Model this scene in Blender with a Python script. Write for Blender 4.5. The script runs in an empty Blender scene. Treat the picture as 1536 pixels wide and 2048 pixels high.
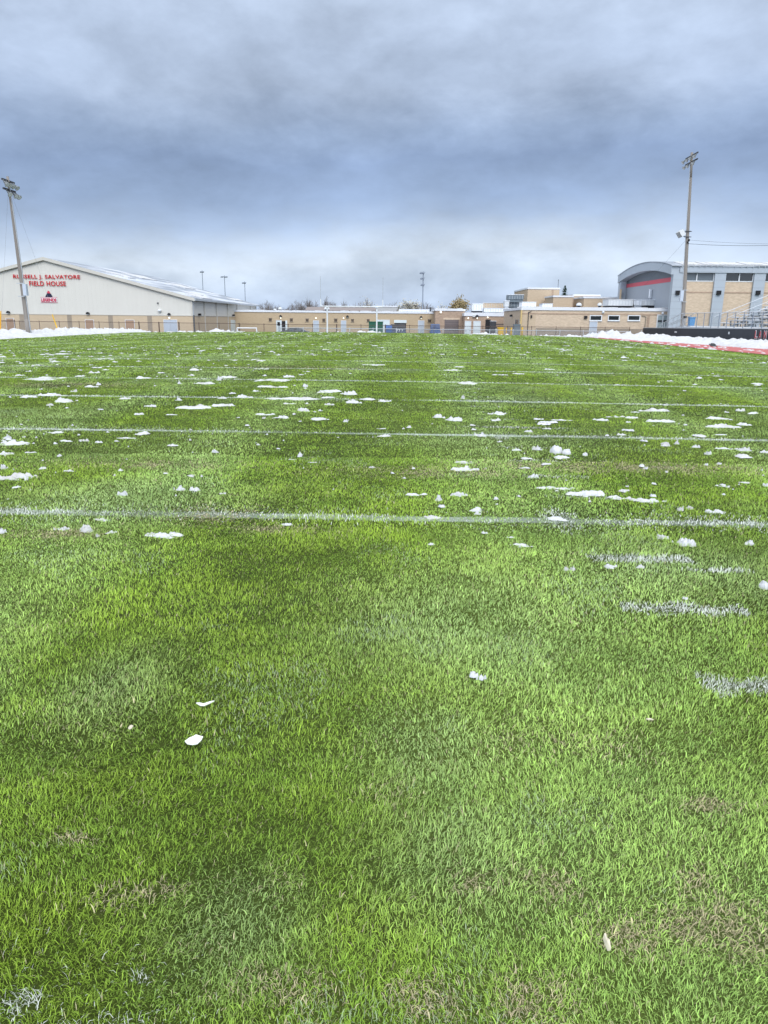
import bpy, math, random
import numpy as np
from mathutils import Vector, Matrix

random.seed(7)
RNG = np.random.default_rng(11)
C = bpy.context.scene.collection
scene = bpy.context.scene

# ------------------------------------------------------------------ camera, sky, sun, exposure
H_CAM, PITCH, YAW, ROLL, F_PX = 1.56, math.radians(14.6), math.radians(-0.79), 0.01005, 1480.0
fw = Vector((math.sin(YAW)*math.cos(PITCH), math.cos(YAW)*math.cos(PITCH), -math.sin(PITCH)))
r0 = Vector((math.cos(YAW), -math.sin(YAW), 0)); u0 = r0.cross(fw)
rt = r0*math.cos(ROLL) + u0*math.sin(ROLL)
up = u0*math.cos(ROLL) - r0*math.sin(ROLL)
cam_data = bpy.data.cameras.new('camera')
cam = bpy.data.objects.new('camera', cam_data); C.objects.link(cam)
m = Matrix((rt, up, -fw)).transposed().to_4x4(); m.translation = Vector((0, 0, H_CAM))
cam.matrix_world = m
cam_data.sensor_fit = 'VERTICAL'; cam_data.sensor_height = 36.0
cam_data.lens = 36.0*F_PX/2048.0
cam_data.clip_start = 0.05; cam_data.clip_end = 6000
scene.camera = cam

SUN_EL, SUN_AZ = math.radians(40), math.radians(166)     # azimuth clockwise from +Y: behind the camera, a little to its right
scene.view_settings.view_transform = 'Standard'
scene.view_settings.look = 'None'
scene.view_settings.exposure = 0.08
scene.view_settings.gamma = 1.0
scene.cycles.max_bounces = 6
scene.cycles.transparent_max_bounces = 12

def build_world():
    w = bpy.data.worlds.new('World'); scene.world = w; w.use_nodes = True
    nt = w.node_tree; nt.nodes.clear()
    N = lambda t, **k: node(nt, t, **k)
    L = nt.links.new
    out = N('ShaderNodeOutputWorld'); bg = N('ShaderNodeBackground'); L(bg.outputs[0], out.inputs[0])
    sky = N('ShaderNodeTexSky'); sky.sky_type = 'NISHITA'; sky.sun_disc = False
    sky.sun_elevation = SUN_EL; sky.sun_rotation = SUN_AZ
    skys = N('ShaderNodeVectorMath', operation='SCALE'); L(sky.outputs[0], skys.inputs[0]); skys.inputs['Scale'].default_value = 0.10
    tc = N('ShaderNodeTexCoord'); sep = N('ShaderNodeSeparateXYZ'); L(tc.outputs['Generated'], sep.inputs[0])
    # the cloud deck seen as a level sheet: direction divided by its height
    zc = mth(nt, 'ADD', mth(nt, 'MAXIMUM', sep.outputs[2], 0.0), 0.16)
    cx = mth(nt, 'DIVIDE', sep.outputs[0], zc); cy = mth(nt, 'DIVIDE', sep.outputs[1], zc)
    cmb = N('ShaderNodeCombineXYZ'); L(cx, cmb.inputs[0]); L(cy, cmb.inputs[1])
    L(mth(nt, 'MULTIPLY', sep.outputs[2], 1.6), cmb.inputs[2])
    def noise(scale, detail, rough, dist=0.0, off=(0, 0, 0), st=(1, 1, 1)):
        mp = N('ShaderNodeMapping'); L(cmb.outputs[0], mp.inputs[0]); mp.inputs['Location'].default_value = off; mp.inputs['Scale'].default_value = st
        n = N('ShaderNodeTexNoise'); L(mp.outputs[0], n.inputs['Vector'])
        n.inputs['Scale'].default_value = scale; n.inputs['Detail'].default_value = detail
        n.inputs['Roughness'].default_value = rough; n.inputs['Distortion'].default_value = dist
        return n.outputs[0]
    def crisp(x, a, b):
        n = N('ShaderNodeMapRange'); n.interpolation_type = 'SMOOTHSTEP'; L(x, n.inputs[0]); n.inputs[1].default_value = a; n.inputs[2].default_value = b
        return n.outputs[0]
    def dnoise(scale, detail, rough, off, st):
        mp = N('ShaderNodeMapping'); L(tc.outputs['Generated'], mp.inputs[0]); mp.inputs['Location'].default_value = off; mp.inputs['Scale'].default_value = st
        mp.inputs['Rotation'].default_value = (0, math.radians(12), 0)     # cloud rolls run a little aslant
        n = N('ShaderNodeTexNoise'); L(mp.outputs[0], n.inputs['Vector'])
        n.inputs['Scale'].default_value = scale; n.inputs['Detail'].default_value = detail; n.inputs['Roughness'].default_value = rough; n.inputs['Distortion'].default_value = 0.12
        return n.outputs[0]
    nA = crisp(dnoise(3.6, 7, 0.54, (3.1, 1.7, 0.4), (1, 1, 2.3)), 0.36, 0.66); nB = dnoise(9.0, 9, 0.58, (7.3, 2.2, 1), (1, 1, 1.9)); nC = dnoise(2.0, 4, 0.5, (1.3, 9.2, 2), (1, 1, 2.4))
    nP = noise(1.3, 5, 0.5, 0.3, (3.1, 1.7, 0))
    # elevation bent by the noise so that the cloud belts come out ragged
    bend = mth(nt, 'ADD', mth(nt, 'MULTIPLY', mth(nt, 'SUBTRACT', nC, 0.5), 0.11), mth(nt, 'MULTIPLY', mth(nt, 'SUBTRACT', nB, 0.5), 0.05))
    el = mth(nt, 'ADD', sep.outputs[2], bend)
    ramp = N('ShaderNodeValToRGB'); L(el, ramp.inputs[0])
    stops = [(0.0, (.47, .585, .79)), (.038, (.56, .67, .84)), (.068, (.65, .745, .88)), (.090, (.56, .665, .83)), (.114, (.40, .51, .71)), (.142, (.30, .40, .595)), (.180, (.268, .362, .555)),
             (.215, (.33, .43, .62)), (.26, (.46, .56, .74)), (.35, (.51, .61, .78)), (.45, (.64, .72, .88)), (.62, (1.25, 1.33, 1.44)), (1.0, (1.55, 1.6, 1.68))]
    cr = ramp.color_ramp
    while len(cr.elements) < len(stops): cr.elements.new(0.5)
    for e, (p, c) in zip(cr.elements, stops): e.position = p; e.color = (*c, 1)
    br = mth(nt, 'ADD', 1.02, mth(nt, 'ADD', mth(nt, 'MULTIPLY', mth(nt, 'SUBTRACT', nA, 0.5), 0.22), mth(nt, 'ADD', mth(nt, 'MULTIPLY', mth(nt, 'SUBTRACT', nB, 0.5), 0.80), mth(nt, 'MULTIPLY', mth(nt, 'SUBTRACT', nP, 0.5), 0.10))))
    # unseen sky behind the camera made brighter, added to light the walls facing it
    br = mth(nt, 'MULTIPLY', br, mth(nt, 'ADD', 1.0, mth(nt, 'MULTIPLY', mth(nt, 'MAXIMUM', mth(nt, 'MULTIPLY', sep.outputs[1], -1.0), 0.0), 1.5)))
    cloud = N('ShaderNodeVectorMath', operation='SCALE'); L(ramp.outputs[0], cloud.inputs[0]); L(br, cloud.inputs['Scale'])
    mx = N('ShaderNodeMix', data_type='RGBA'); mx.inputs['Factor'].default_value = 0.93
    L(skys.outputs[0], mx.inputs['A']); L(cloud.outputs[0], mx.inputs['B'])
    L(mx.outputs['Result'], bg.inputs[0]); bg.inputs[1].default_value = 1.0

def node(nt, t, **k):
    n = nt.nodes.new(t)
    for a, b in k.items(): setattr(n, a, b)
    return n
def mth(nt, op, a, b=None, clamp=False):
    n = nt.nodes.new('ShaderNodeMath'); n.operation = op; n.use_clamp = clamp
    for i, v in enumerate((a, b)):
        if v is None: continue
        if isinstance(v, (int, float)): n.inputs[i].default_value = v
        else: nt.links.new(v, n.inputs[i])
    return n.outputs[0]
build_world()

sd = bpy.data.lights.new('sun', 'SUN'); sd.energy = 1.5; sd.angle = math.radians(30); sd.color = (1.0, 0.965, 0.91)
sun = bpy.data.objects.new('sun', sd); C.objects.link(sun)
sdir = Vector((math.sin(SUN_AZ)*math.cos(SUN_EL), math.cos(SUN_AZ)*math.cos(SUN_EL), math.sin(SUN_EL)))
sun.rotation_euler = sdir.to_track_quat('Z', 'Y').to_euler()

# ------------------------------------------------------------------ helpers: measuring
HALF = (768.0, 1024.0)
def ray(px, py): return fw + rt*((px-768.0)/F_PX) - up*((py-1024.0)/F_PX)
def at(px, py, Y):
    d = ray(px, py); t = Y/d.y
    return Vector((t*d.x, Y, H_CAM + t*d.z))
XC = -4.67                                   # centre line of the field
def sstep(a, b, x):
    t = np.clip((x-a)/(b-a), 0, 1); return t*t*(3-2*t)
def gz(x, y):
    x = np.asarray(x, float); y = np.asarray(y, float)
    u = np.abs(x-XC)
    c = -0.281*(np.minimum(u, 33)/26.5)**2
    c = c - 0.55*sstep(42, 60, u)
    z = c + 0.0615*np.clip(y-20, 0, 64)/60
    back = sstep(88, 104, y)
    z = z*(1-back) + back*(-1.2)
    z = z + 0.2*sstep(126, 138, y)
    return z
def onground(px, py):
    d = ray(px, py); lo, hi = 0.5, 140.0
    for _ in range(50):
        mid = (lo+hi)/2; p = Vector((0, 0, H_CAM)) + d*mid
        if p.z > float(gz(p.x, p.y)): lo = mid
        else: hi = mid
    p = Vector((0, 0, H_CAM)) + d*lo
    return p

# ------------------------------------------------------------------ helpers: objects
def finish(o, label=None, cat=None, group=None, kind=None):
    if label: o['label'] = label
    if cat: o['category'] = cat
    if group: o['group'] = group
    if kind: o['kind'] = kind
    return o
def thing(name, label, cat, loc=(0, 0, 0), group=None):
    o = bpy.data.objects.new(name, None); C.objects.link(o); o.location = loc; o.empty_display_size = 0.2
    return finish(o, label, cat, group)
def wloc(o):
    v = Vector((0, 0, 0))
    while o is not None: v = v + o.location; o = o.parent
    return v
class MB:
    def __init__(s): s.v = []; s.f = []
    def add(s, vs, fs):
        b = len(s.v); s.v += [tuple(p) for p in vs]; s.f += [tuple(b+i for i in f) for f in fs]; return s
    def box(s, x0, x1, y0, y1, z0, z1):
        if x0 > x1: x0, x1 = x1, x0
        if y0 > y1: y0, y1 = y1, y0
        if z0 > z1: z0, z1 = z1, z0
        return s.add([(x0,y0,z0),(x1,y0,z0),(x1,y1,z0),(x0,y1,z0),(x0,y0,z1),(x1,y0,z1),(x1,y1,z1),(x0,y1,z1)],
                     [(0,3,2,1),(4,5,6,7),(0,1,5,4),(1,2,6,5),(2,3,7,6),(3,0,4,7)])
    def tube(s, a, b, ra, rb=None, n=8, cap=True):
        a = Vector(a); b = Vector(b); rb = ra if rb is None else rb
        d = (b-a).normalized(); e = d.orthogonal().normalized(); g = d.cross(e)
        vs = []
        for c, r in ((a, ra), (b, rb)):
            for i in range(n):
                t = 2*math.pi*i/n; vs.append(c + e*(r*math.cos(t)) + g*(r*math.sin(t)))
        fs = [(i, (i+1) % n, n+(i+1) % n, n+i) for i in range(n)]
        if cap: fs += [tuple(range(n-1, -1, -1)), tuple(range(n, 2*n))]
        return s.add(vs, fs)
    def path(s, pts, r, n=6):
        for a, b in zip(pts[:-1], pts[1:]): s.tube(a, b, r, r, n)
        return s
    def prism(s, poly, d):                   # polygon (3-D points) pushed along d
        d = Vector(d); n = len(poly); p = [Vector(q) for q in poly]
        return s.add(p + [q+d for q in p], [tuple(range(n-1, -1, -1)), tuple(range(n, 2*n))] + [(i, (i+1) % n, n+(i+1) % n, n+i) for i in range(n)])
    def lathe(s, c, prof, n=14):             # prof: (r, z) pairs about a vertical axis at c
        c = Vector(c); vs = []; k = len(prof)
        for r, z in prof:
            for i in range(n):
                t = 2*math.pi*i/n; vs.append((c.x+r*math.cos(t), c.y+r*math.sin(t), c.z+z))
        fs = [(j*n+i, j*n+(i+1) % n, (j+1)*n+(i+1) % n, (j+1)*n+i) for j in range(k-1) for i in range(n)]
        fs += [tuple(range(n-1, -1, -1)), tuple((k-1)*n+i for i in range(n))]
        return s.add(vs, fs)
    def build(s, name, material, parent=None, smooth=False, bevel=0):
        off = wloc(parent) if parent is not None else Vector((0, 0, 0))
        me = bpy.data.meshes.new(name)
        me.from_pydata([(p[0]-off.x, p[1]-off.y, p[2]-off.z) for p in s.v], [], s.f)
        me.update()
        import bmesh
        bm = bmesh.new(); bm.from_mesh(me); bmesh.ops.recalc_face_normals(bm, faces=bm.faces); bm.to_mesh(me); bm.free()
        if smooth: me.polygons.foreach_set('use_smooth', [True]*len(me.polygons))
        me.materials.append(material)
        o = bpy.data.objects.new(name, me); C.objects.link(o); o.parent = parent
        if bevel:
            md = o.modifiers.new('bevel', 'BEVEL'); md.width = bevel; md.segments = 2; md.limit_method = 'ANGLE'
        return o
def fast_mesh(name, verts, faces_flat, sizes, material, parent=None):
    me = bpy.data.meshes.new(name)
    me.vertices.add(len(verts)); me.vertices.foreach_set('co', np.asarray(verts, np.float32).ravel())
    me.loops.add(len(faces_flat)); me.loops.foreach_set('vertex_index', np.asarray(faces_flat, np.int32))
    sizes = np.asarray(sizes, np.int32); st = np.zeros(len(sizes), np.int32); st[1:] = np.cumsum(sizes)[:-1]
    me.polygons.add(len(sizes)); me.polygons.foreach_set('loop_start', st)
    try: me.polygons.foreach_set('loop_total', sizes)
    except Exception: pass
    me.update(calc_edges=True)
    me.materials.append(material)
    o = bpy.data.objects.new(name, me); C.objects.link(o); o.parent = parent
    return o
def copy_tree(o, parent=None):
    kids = list(o.children)
    c = o.copy(); C.objects.link(c)
    if parent is not None: c.parent = parent
    for ch in kids: copy_tree(ch, c)
    return c
def text_mesh(words, size, extrude, offset, spacing=1.0):
    cu = bpy.data.curves.new('lettering', 'FONT'); cu.body = words; cu.size = size; cu.extrude = extrude; cu.offset = offset
    cu.space_character = spacing; cu.align_x = 'CENTER'; cu.align_y = 'BOTTOM_BASELINE'
    t = bpy.data.objects.new('lettering', cu); C.objects.link(t)
    dg = bpy.context.evaluated_depsgraph_get()
    me = bpy.data.meshes.new_from_object(t.evaluated_get(dg))
    bpy.data.objects.remove(t); bpy.data.curves.remove(cu)
    return me
def lettering(words, width, height, depth, boldness, material, parent, loc, rot, name='lettering', spacing=1.0):
    me = text_mesh(words, 1.0, 0.5, boldness, spacing)
    co = np.empty(len(me.vertices)*3, np.float32); me.vertices.foreach_get('co', co); co = co.reshape(-1, 3)
    lo, hi = co.min(0), co.max(0)
    co[:, 0] = (co[:, 0]-(lo[0]+hi[0])/2)/(hi[0]-lo[0])*width
    co[:, 1] = (co[:, 1]-lo[1])/(hi[1]-lo[1])*height
    co[:, 2] = (co[:, 2]-lo[2])/(hi[2]-lo[2])*depth
    me.vertices.foreach_set('co', co.ravel()); me.update(); me.materials.clear(); me.materials.append(material)
    o = bpy.data.objects.new(name, me); C.objects.link(o); o.parent = parent
    o.location = Vector(loc) - (wloc(parent) if parent else Vector((0, 0, 0))); o.rotation_euler = rot
    return o

# ------------------------------------------------------------------ materials
def pm(name, col, rough=0.7, var=0.12, scale=1.5, stretch=(1, 1, 1), metal=0.0, col2=None, thr=None, bump=0.0, bscale=20.0, spec=0.3, streak=0.0):
    """A painted, stone or metal surface: base colour broken by two sizes of noise, optional second colour in patches, rain streaks and bump."""
    mt = bpy.data.materials.new(name); mt.use_nodes = True; nt = mt.node_tree; b = nt.nodes['Principled BSDF']; L = nt.links.new
    b.inputs['Roughness'].default_value = rough; b.inputs['Metallic'].default_value = metal; b.inputs['Specular IOR Level'].default_value = spec
    geo = node(nt, 'ShaderNodeNewGeometry'); mp = node(nt, 'ShaderNodeMapping'); L(geo.outputs['Position'], mp.inputs[0]); mp.inputs['Scale'].default_value = stretch
    n1 = node(nt, 'ShaderNodeTexNoise'); L(mp.outputs[0], n1.inputs['Vector']); n1.inputs['Scale'].default_value = scale; n1.inputs['Detail'].default_value = 5; n1.inputs['Roughness'].default_value = 0.6
    n2 = node(nt, 'ShaderNodeTexNoise'); L(mp.outputs[0], n2.inputs['Vector']); n2.inputs['Scale'].default_value = scale*0.17; n2.inputs['Detail'].default_value = 3
    f = mth(nt, 'ADD', mth(nt, 'MULTIPLY', mth(nt, 'SUBTRACT', n1.outputs[0], 0.5), 2*var), mth(nt, 'MULTIPLY', mth(nt, 'SUBTRACT', n2.outputs[0], 0.5), 1.6*var))
    if streak:
        m2 = node(nt, 'ShaderNodeMapping'); L(geo.outputs['Position'], m2.inputs[0]); m2.inputs['Scale'].default_value = (1.3, 1.3, 0.06)
        n3 = node(nt, 'ShaderNodeTexNoise'); L(m2.outputs[0], n3.inputs['Vector']); n3.inputs['Scale'].default_value = 1.6; n3.inputs['Detail'].default_value = 6
        f = mth(nt, 'ADD', f, mth(nt, 'MULTIPLY', mth(nt, 'SUBTRACT', n3.outputs[0], 0.5), streak))
    f = mth(nt, 'ADD', f, 1.0)
    base = node(nt, 'ShaderNodeRGB'); base.outputs[0].default_value = (*col, 1); src = base.outputs[0]
    if col2 is not None:
        mx = node(nt, 'ShaderNodeMix', data_type='RGBA'); L(src, mx.inputs['A']); mx.inputs['B'].default_value = (*col2, 1)
        n4 = node(nt, 'ShaderNodeTexNoise'); L(mp.outputs[0], n4.inputs['Vector']); n4.inputs['Scale'].default_value = scale*0.6; n4.inputs['Detail'].default_value = 6
        t = 0.5 if thr is None else thr
        L(mth(nt, 'MULTIPLY', mth(nt, 'SUBTRACT', n4.outputs[0], t-0.08), 6.0, True), mx.inputs['Factor']); src = mx.outputs['Result']
    sc = node(nt, 'ShaderNodeVectorMath', operation='SCALE'); L(src, sc.inputs[0]); L(f, sc.inputs['Scale']); L(sc.outputs[0], b.inputs['Base Color'])
    if bump:
        n5 = node(nt, 'ShaderNodeTexNoise'); L(mp.outputs[0], n5.inputs['Vector']); n5.inputs['Scale'].default_value = bscale; n5.inputs['Detail'].default_value = 6
        bp = node(nt, 'ShaderNodeBump'); bp.inputs['Strength'].default_value = bump; bp.inputs['Distance'].default_value = 0.02
        L(n5.outputs[0], bp.inputs['Height']); L(bp.outputs[0], b.inputs['Normal'])
    return mt
def brick_mat(name, c1, c2, mortar, mott=0.25):
    mt = bpy.data.materials.new(name); mt.use_nodes = True; nt = mt.node_tree; b = nt.nodes['Principled BSDF']; L = nt.links.new
    b.inputs['Roughness'].default_value = 0.9; b.inputs['Specular IOR Level'].default_value = 0.15
    geo = node(nt, 'ShaderNodeNewGeometry'); sp = node(nt, 'ShaderNodeSeparateXYZ'); L(geo.outputs['Position'], sp.inputs[0])
    cb = node(nt, 'ShaderNodeCombineXYZ'); L(mth(nt, 'ADD', sp.outputs[0], sp.outputs[1]), cb.inputs[0]); L(sp.outputs[2], cb.inputs[1])
    bt = node(nt, 'ShaderNodeTexBrick'); L(cb.outputs[0], bt.inputs['Vector']); bt.inputs['Color1'].default_value = (*c1, 1); bt.inputs['Color2'].default_value = (*c2, 1); bt.inputs['Mortar'].default_value = (*mortar, 1)
    bt.inputs['Scale'].default_value = 1.0; bt.inputs['Brick Width'].default_value = 0.305; bt.inputs['Row Height'].default_value = 0.10; bt.inputs['Mortar Size'].default_value = 0.010; bt.inputs['Bias'].default_value = 0.0
    mp = node(nt, 'ShaderNodeMapping'); L(cb.outputs[0], mp.inputs[0]); mp.inputs['Scale'].default_value = (0.9, 3.4, 1)
    n = node(nt, 'ShaderNodeTexNoise'); L(mp.outputs[0], n.inputs['Vector']); n.inputs['Scale'].default_value = 1.2; n.inputs['Detail'].default_value = 5; n.inputs['Roughness'].default_value = 0.65
    sc = node(nt, 'ShaderNodeVectorMath', operation='SCALE'); L(bt.outputs['Color'], sc.inputs[0]); L(mth(nt, 'ADD', 1-mott, mth(nt, 'MULTIPLY', n.outputs[0], 2*mott)), sc.inputs['Scale'])
    L(sc.outputs[0], b.inputs['Base Color'])
    return mt
def snow_mat():
    mt = bpy.data.materials.new('snow'); mt.use_nodes = True; nt = mt.node_tree; b = nt.nodes['Principled BSDF']; L = nt.links.new
    b.inputs['Roughness'].default_value = 0.75; b.inputs['Specular IOR Level'].default_value = 0.25
    geo = node(nt, 'ShaderNodeNewGeometry')
    n = node(nt, 'ShaderNodeTexNoise'); L(geo.outputs['Position'], n.inputs['Vector']); n.inputs['Scale'].default_value = 3.0; n.inputs['Detail'].default_value = 6; n.inputs['Roughness'].default_value = 0.65
    rp = node(nt, 'ShaderNodeValToRGB'); L(n.outputs[0], rp.inputs[0])
    rp.color_ramp.elements[0].position = 0.30; rp.color_ramp.elements[0].color = (.42, .41, .385, 1)
    rp.color_ramp.elements[1].position = 0.52; rp.color_ramp.elements[1].color = (.535, .545, .565, 1)
    L(rp.outputs[0], b.inputs['Base Color'])
    n2 = node(nt, 'ShaderNodeTexNoise'); L(geo.outputs['Position'], n2.inputs['Vector']); n2.inputs['Scale'].default_value = 45; n2.inputs['Detail'].default_value = 5
    bp = node(nt, 'ShaderNodeBump'); bp.inputs['Strength'].default_value = 0.5; bp.inputs['Distance'].default_value = 0.02; L(n2.outputs[0], bp.inputs['Height']); L(bp.outputs[0], b.inputs['Normal'])
    return mt
def glass_mat(name, col, rough=0.08):
    mt = pm(name, col, rough, 0.1, 0.8, spec=0.6); return mt
def mesh_wire_mat(name, col, cover):
    mt = bpy.data.materials.new(name); mt.use_nodes = True; nt = mt.node_tree; L = nt.links.new
    b = nt.nodes['Principled BSDF']; b.inputs['Base Color'].default_value = (*col, 1); b.inputs['Roughness'].default_value = 0.55; b.inputs['Metallic'].default_value = 0.3
    tr = node(nt, 'ShaderNodeBsdfTransparent'); mx = node(nt, 'ShaderNodeMixShader'); out = nt.nodes['Material Output']
    geo = node(nt, 'ShaderNodeNewGeometry'); n = node(nt, 'ShaderNodeTexNoise'); L(geo.outputs['Position'], n.inputs['Vector']); n.inputs['Scale'].default_value = 0.8
    L(mth(nt, 'ADD', cover-0.08, mth(nt, 'MULTIPLY', n.outputs[0], 0.16)), mx.inputs[0]); L(tr.outputs[0], mx.inputs[1]); L(b.outputs[0], mx.inputs[2]); L(mx.outputs[0], out.inputs[0])
    return mt
def lamp_glow(name, col, strength):
    mt = pm(name, col, 0.4, 0.03); b = mt.node_tree.nodes['Principled BSDF']
    b.inputs['Emission Color'].default_value = (*col, 1); b.inputs['Emission Strength'].default_value = strength
    return mt
M = dict(
    siding=pm('cream_metal_siding', (.59, .575, .53), 0.55, 0.04, 0.6, streak=0.08),
    siding_trim=pm('cream_trim', (.52, .50, .45), 0.5, 0.05, 1.0),
    tan_brick=brick_mat('tan_brick', (.53, .42, .29), (.49, .385, .265), (.50, .41, .31), 0.10),
    yellow_brick=brick_mat('buff_brick', (.48, .375, .25), (.435, .335, .22), (.45, .36, .265), 0.10),
    brown_brick=brick_mat('mottled_brown_brick', (.42, .305, .22), (.33, .235, .175), (.40, .32, .25), 0.30),
    buff_brick=brick_mat('mottled_buff_brick', (.60, .475, .35), (.50, .385, .28), (.55, .46, .36), 0.26),
    far_brick=brick_mat('tan_block_brick', (.52, .41, .29), (.48, .375, .265), (.48, .395, .30), 0.10),
    base_course=pm('grey_brown_base_course', (.30, .25, .195), 0.9, 0.15, 3),
    fascia=pm('white_metal_fascia', (.66, .68, .72), 0.4, 0.04, 1.0),
    roofing=pm('grey_flat_roofing', (.30, .30, .31), 0.9, 0.1, 0.5),
    roof_snow=pm('snow_streaked_roof', (.52, .55, .60), 0.6, 0.08, 0.45, (1, .25, 1), col2=(.24, .27, .31), thr=0.48),
    door_blue=pm('pale_blue_grey_door', (.44, .49, .56), 0.45, 0.05, 1.5),
    door_tan=pm('tan_painted_door', (.36, .24, .165), 0.6, 0.08, 1.5),
    door_white=pm('white_overhead_door', (.60, .66, .68), 0.45, 0.05, 1.5),
    door_taupe=pm('taupe_overhead_door', (.165, .135, .13), 0.5, 0.08, 1.5),
    black=pm('black_painted_metal', (.012, .012, .014), 0.5, 0.2, 4),
    charcoal=pm('charcoal_metal', (.045, .048, .055), 0.55, 0.15, 2),
    louvre=pm('brown_louvre', (.11, .085, .065), 0.7, 0.15, 4),
    glass=glass_mat('dark_window_glass', (.012, .016, .018)),
    glass_grey=glass_mat('grey_window_glass', (.085, .105, .12), 0.12),
    glass_pale=glass_mat('pale_window_glass', (.30, .36, .37), 0.15),
    red_paint=pm('red_letters', (.50, .012, .02), 0.45, 0.06, 3),
    pink=pm('pink_red_sign_face', (.52, .06, .10), 0.5, 0.06, 3),
    white=pm('white_painted_metal', (.66, .68, .70), 0.4, 0.04, 2),
    navy=pm('navy_sign_face', (.02, .022, .05), 0.5, 0.1, 3),
    panel_light=pm('silver_blue_metal_panel', (.38, .425, .475), 0.42, 0.05, 0.7),
    panel_mid=pm('grey_metal_panel', (.33, .36, .40), 0.5, 0.05, 0.7),
    panel_dark=pm('slate_metal_panel', (.14, .16, .185), 0.5, 0.06, 0.7),
    panel_red=pm('red_metal_panel', (.60, .10, .13), 0.5, 0.05, 0.7),
    galv=pm('galvanised_steel', (.42, .45, .48), 0.45, 0.1, 3, metal=0.2),
    alum=pm('brushed_aluminium', (.60, .63, .67), 0.38, 0.06, 2, metal=0.25),
    rail_brown=pm('rusty_brown_rail', (.095, .065, .055), 0.7, 0.25, 5),
    wire=mesh_wire_mat('chain_link_wire', (.32, .33, .34), 0.20),
    wire_dark=mesh_wire_mat('weathered_chain_link_wire', (.16, .14, .13), 0.14),
    pole=pm('weathered_grey_wood', (.225, .205, .185), 0.9, 0.28, 7, (1, 1, .06), bump=0.5, bscale=14),
    pole_steel=pm('grey_blue_steel_pole', (.20, .23, .28), 0.5, 0.1, 3),
    yellow=pm('yellow_paint', (.70, .42, .015), 0.5, 0.08, 3),
    dump_blue=pm('blue_dumpster_paint', (.035, .10, .27), 0.5, 0.15, 2, streak=0.2),
    dump_blue_dark=pm('faded_blue_dumpster_paint', (.06, .09, .17), 0.55, 0.15, 2, streak=0.2),
    dump_green=pm('green_dumpster_paint', (.02, .105, .065), 0.5, 0.15, 2, streak=0.2),
    lid=pm('black_plastic_lid', (.03, .032, .036), 0.5, 0.15, 2),
    cart_blue=pm('bright_blue_plastic', (.07, .24, .47), 0.45, 0.06, 2),
    wall_dark=pm('dark_slate_wall_paint', (.042, .046, .058), 0.6, 0.16, 1.6, streak=0.18),
    track=pm('red_running_track', (.40, .12, .115), 0.9, 0.14, 1.6, bump=0.3, bscale=60),
    car=pm('dark_blue_car_paint', (.025, .03, .045), 0.25, 0.06, 2, spec=0.6),
    rubber=pm('black_rubber', (.02, .02, .02), 0.85, 0.1, 4),
    unit=pm('pale_rooftop_unit', (.53, .55, .56), 0.5, 0.08, 2),
    unit_white=pm('white_rooftop_unit', (.70, .73, .77), 0.45, 0.06, 2),
    duct=pm('slate_blue_duct', (.145, .18, .205), 0.5, 0.08, 1.5),
    bark=pm('grey_bark', (.15, .125, .11), 0.95, 0.2, 5),
    twig=pm('grey_brown_twigs', (.19, .165, .155), 0.95, 0.2, 3),
    paper=pm('white_litter', (.82, .82, .80), 0.7, 0.05, 20),
    leaf=pm('dry_tan_leaf', (.60, .54, .42), 0.8, 0.2, 30),
    asphalt=pm('asphalt', (.06, .06, .062), 0.9, 0.15, 1.2),
    snow=snow_mat(),
    head=pm('dull_lamp_metal', (.16, .175, .18), 0.4, 0.1, 3, metal=0.3),
    lens=pm('pale_lamp_lens', (.66, .70, .74), 0.2, 0.05, 3, spec=0.6),
    lit=lamp_glow('lit_lamp', (1.0, .93, .75), 1.2),
)

# ------------------------------------------------------------------ ground
def lattice(seed, n=256): return np.random.default_rng(seed).random((n, n)).astype(np.float32)
LAT = {}
def vnoise(x, y, seed):
    if seed not in LAT: LAT[seed] = lattice(seed)
    g = LAT[seed]; n = g.shape[0]
    xi = np.floor(x).astype(int); yi = np.floor(y).astype(int); fx = x-xi; fy = y-yi
    fx = fx*fx*(3-2*fx); fy = fy*fy*(3-2*fy)
    a = g[yi % n, xi % n]; b = g[yi % n, (xi+1) % n]; c = g[(yi+1) % n, xi % n]; d = g[(yi+1) % n, (xi+1) % n]
    return (a*(1-fx)+b*fx)*(1-fy)+(c*(1-fx)+d*fx)*fy
def fbm(x, y, seed, oct=4, rough=0.55):
    s = 0; a = 1; t = 0
    for i in range(oct):
        s = s + a*vnoise(x*2**i+17.3*i, y*2**i-9.1*i, seed+i); t += a; a *= rough
    return s/t
Y0, YD = 1.259, 4.572
HASH_X = 1.27                                    # near row of one-yard marks
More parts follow.
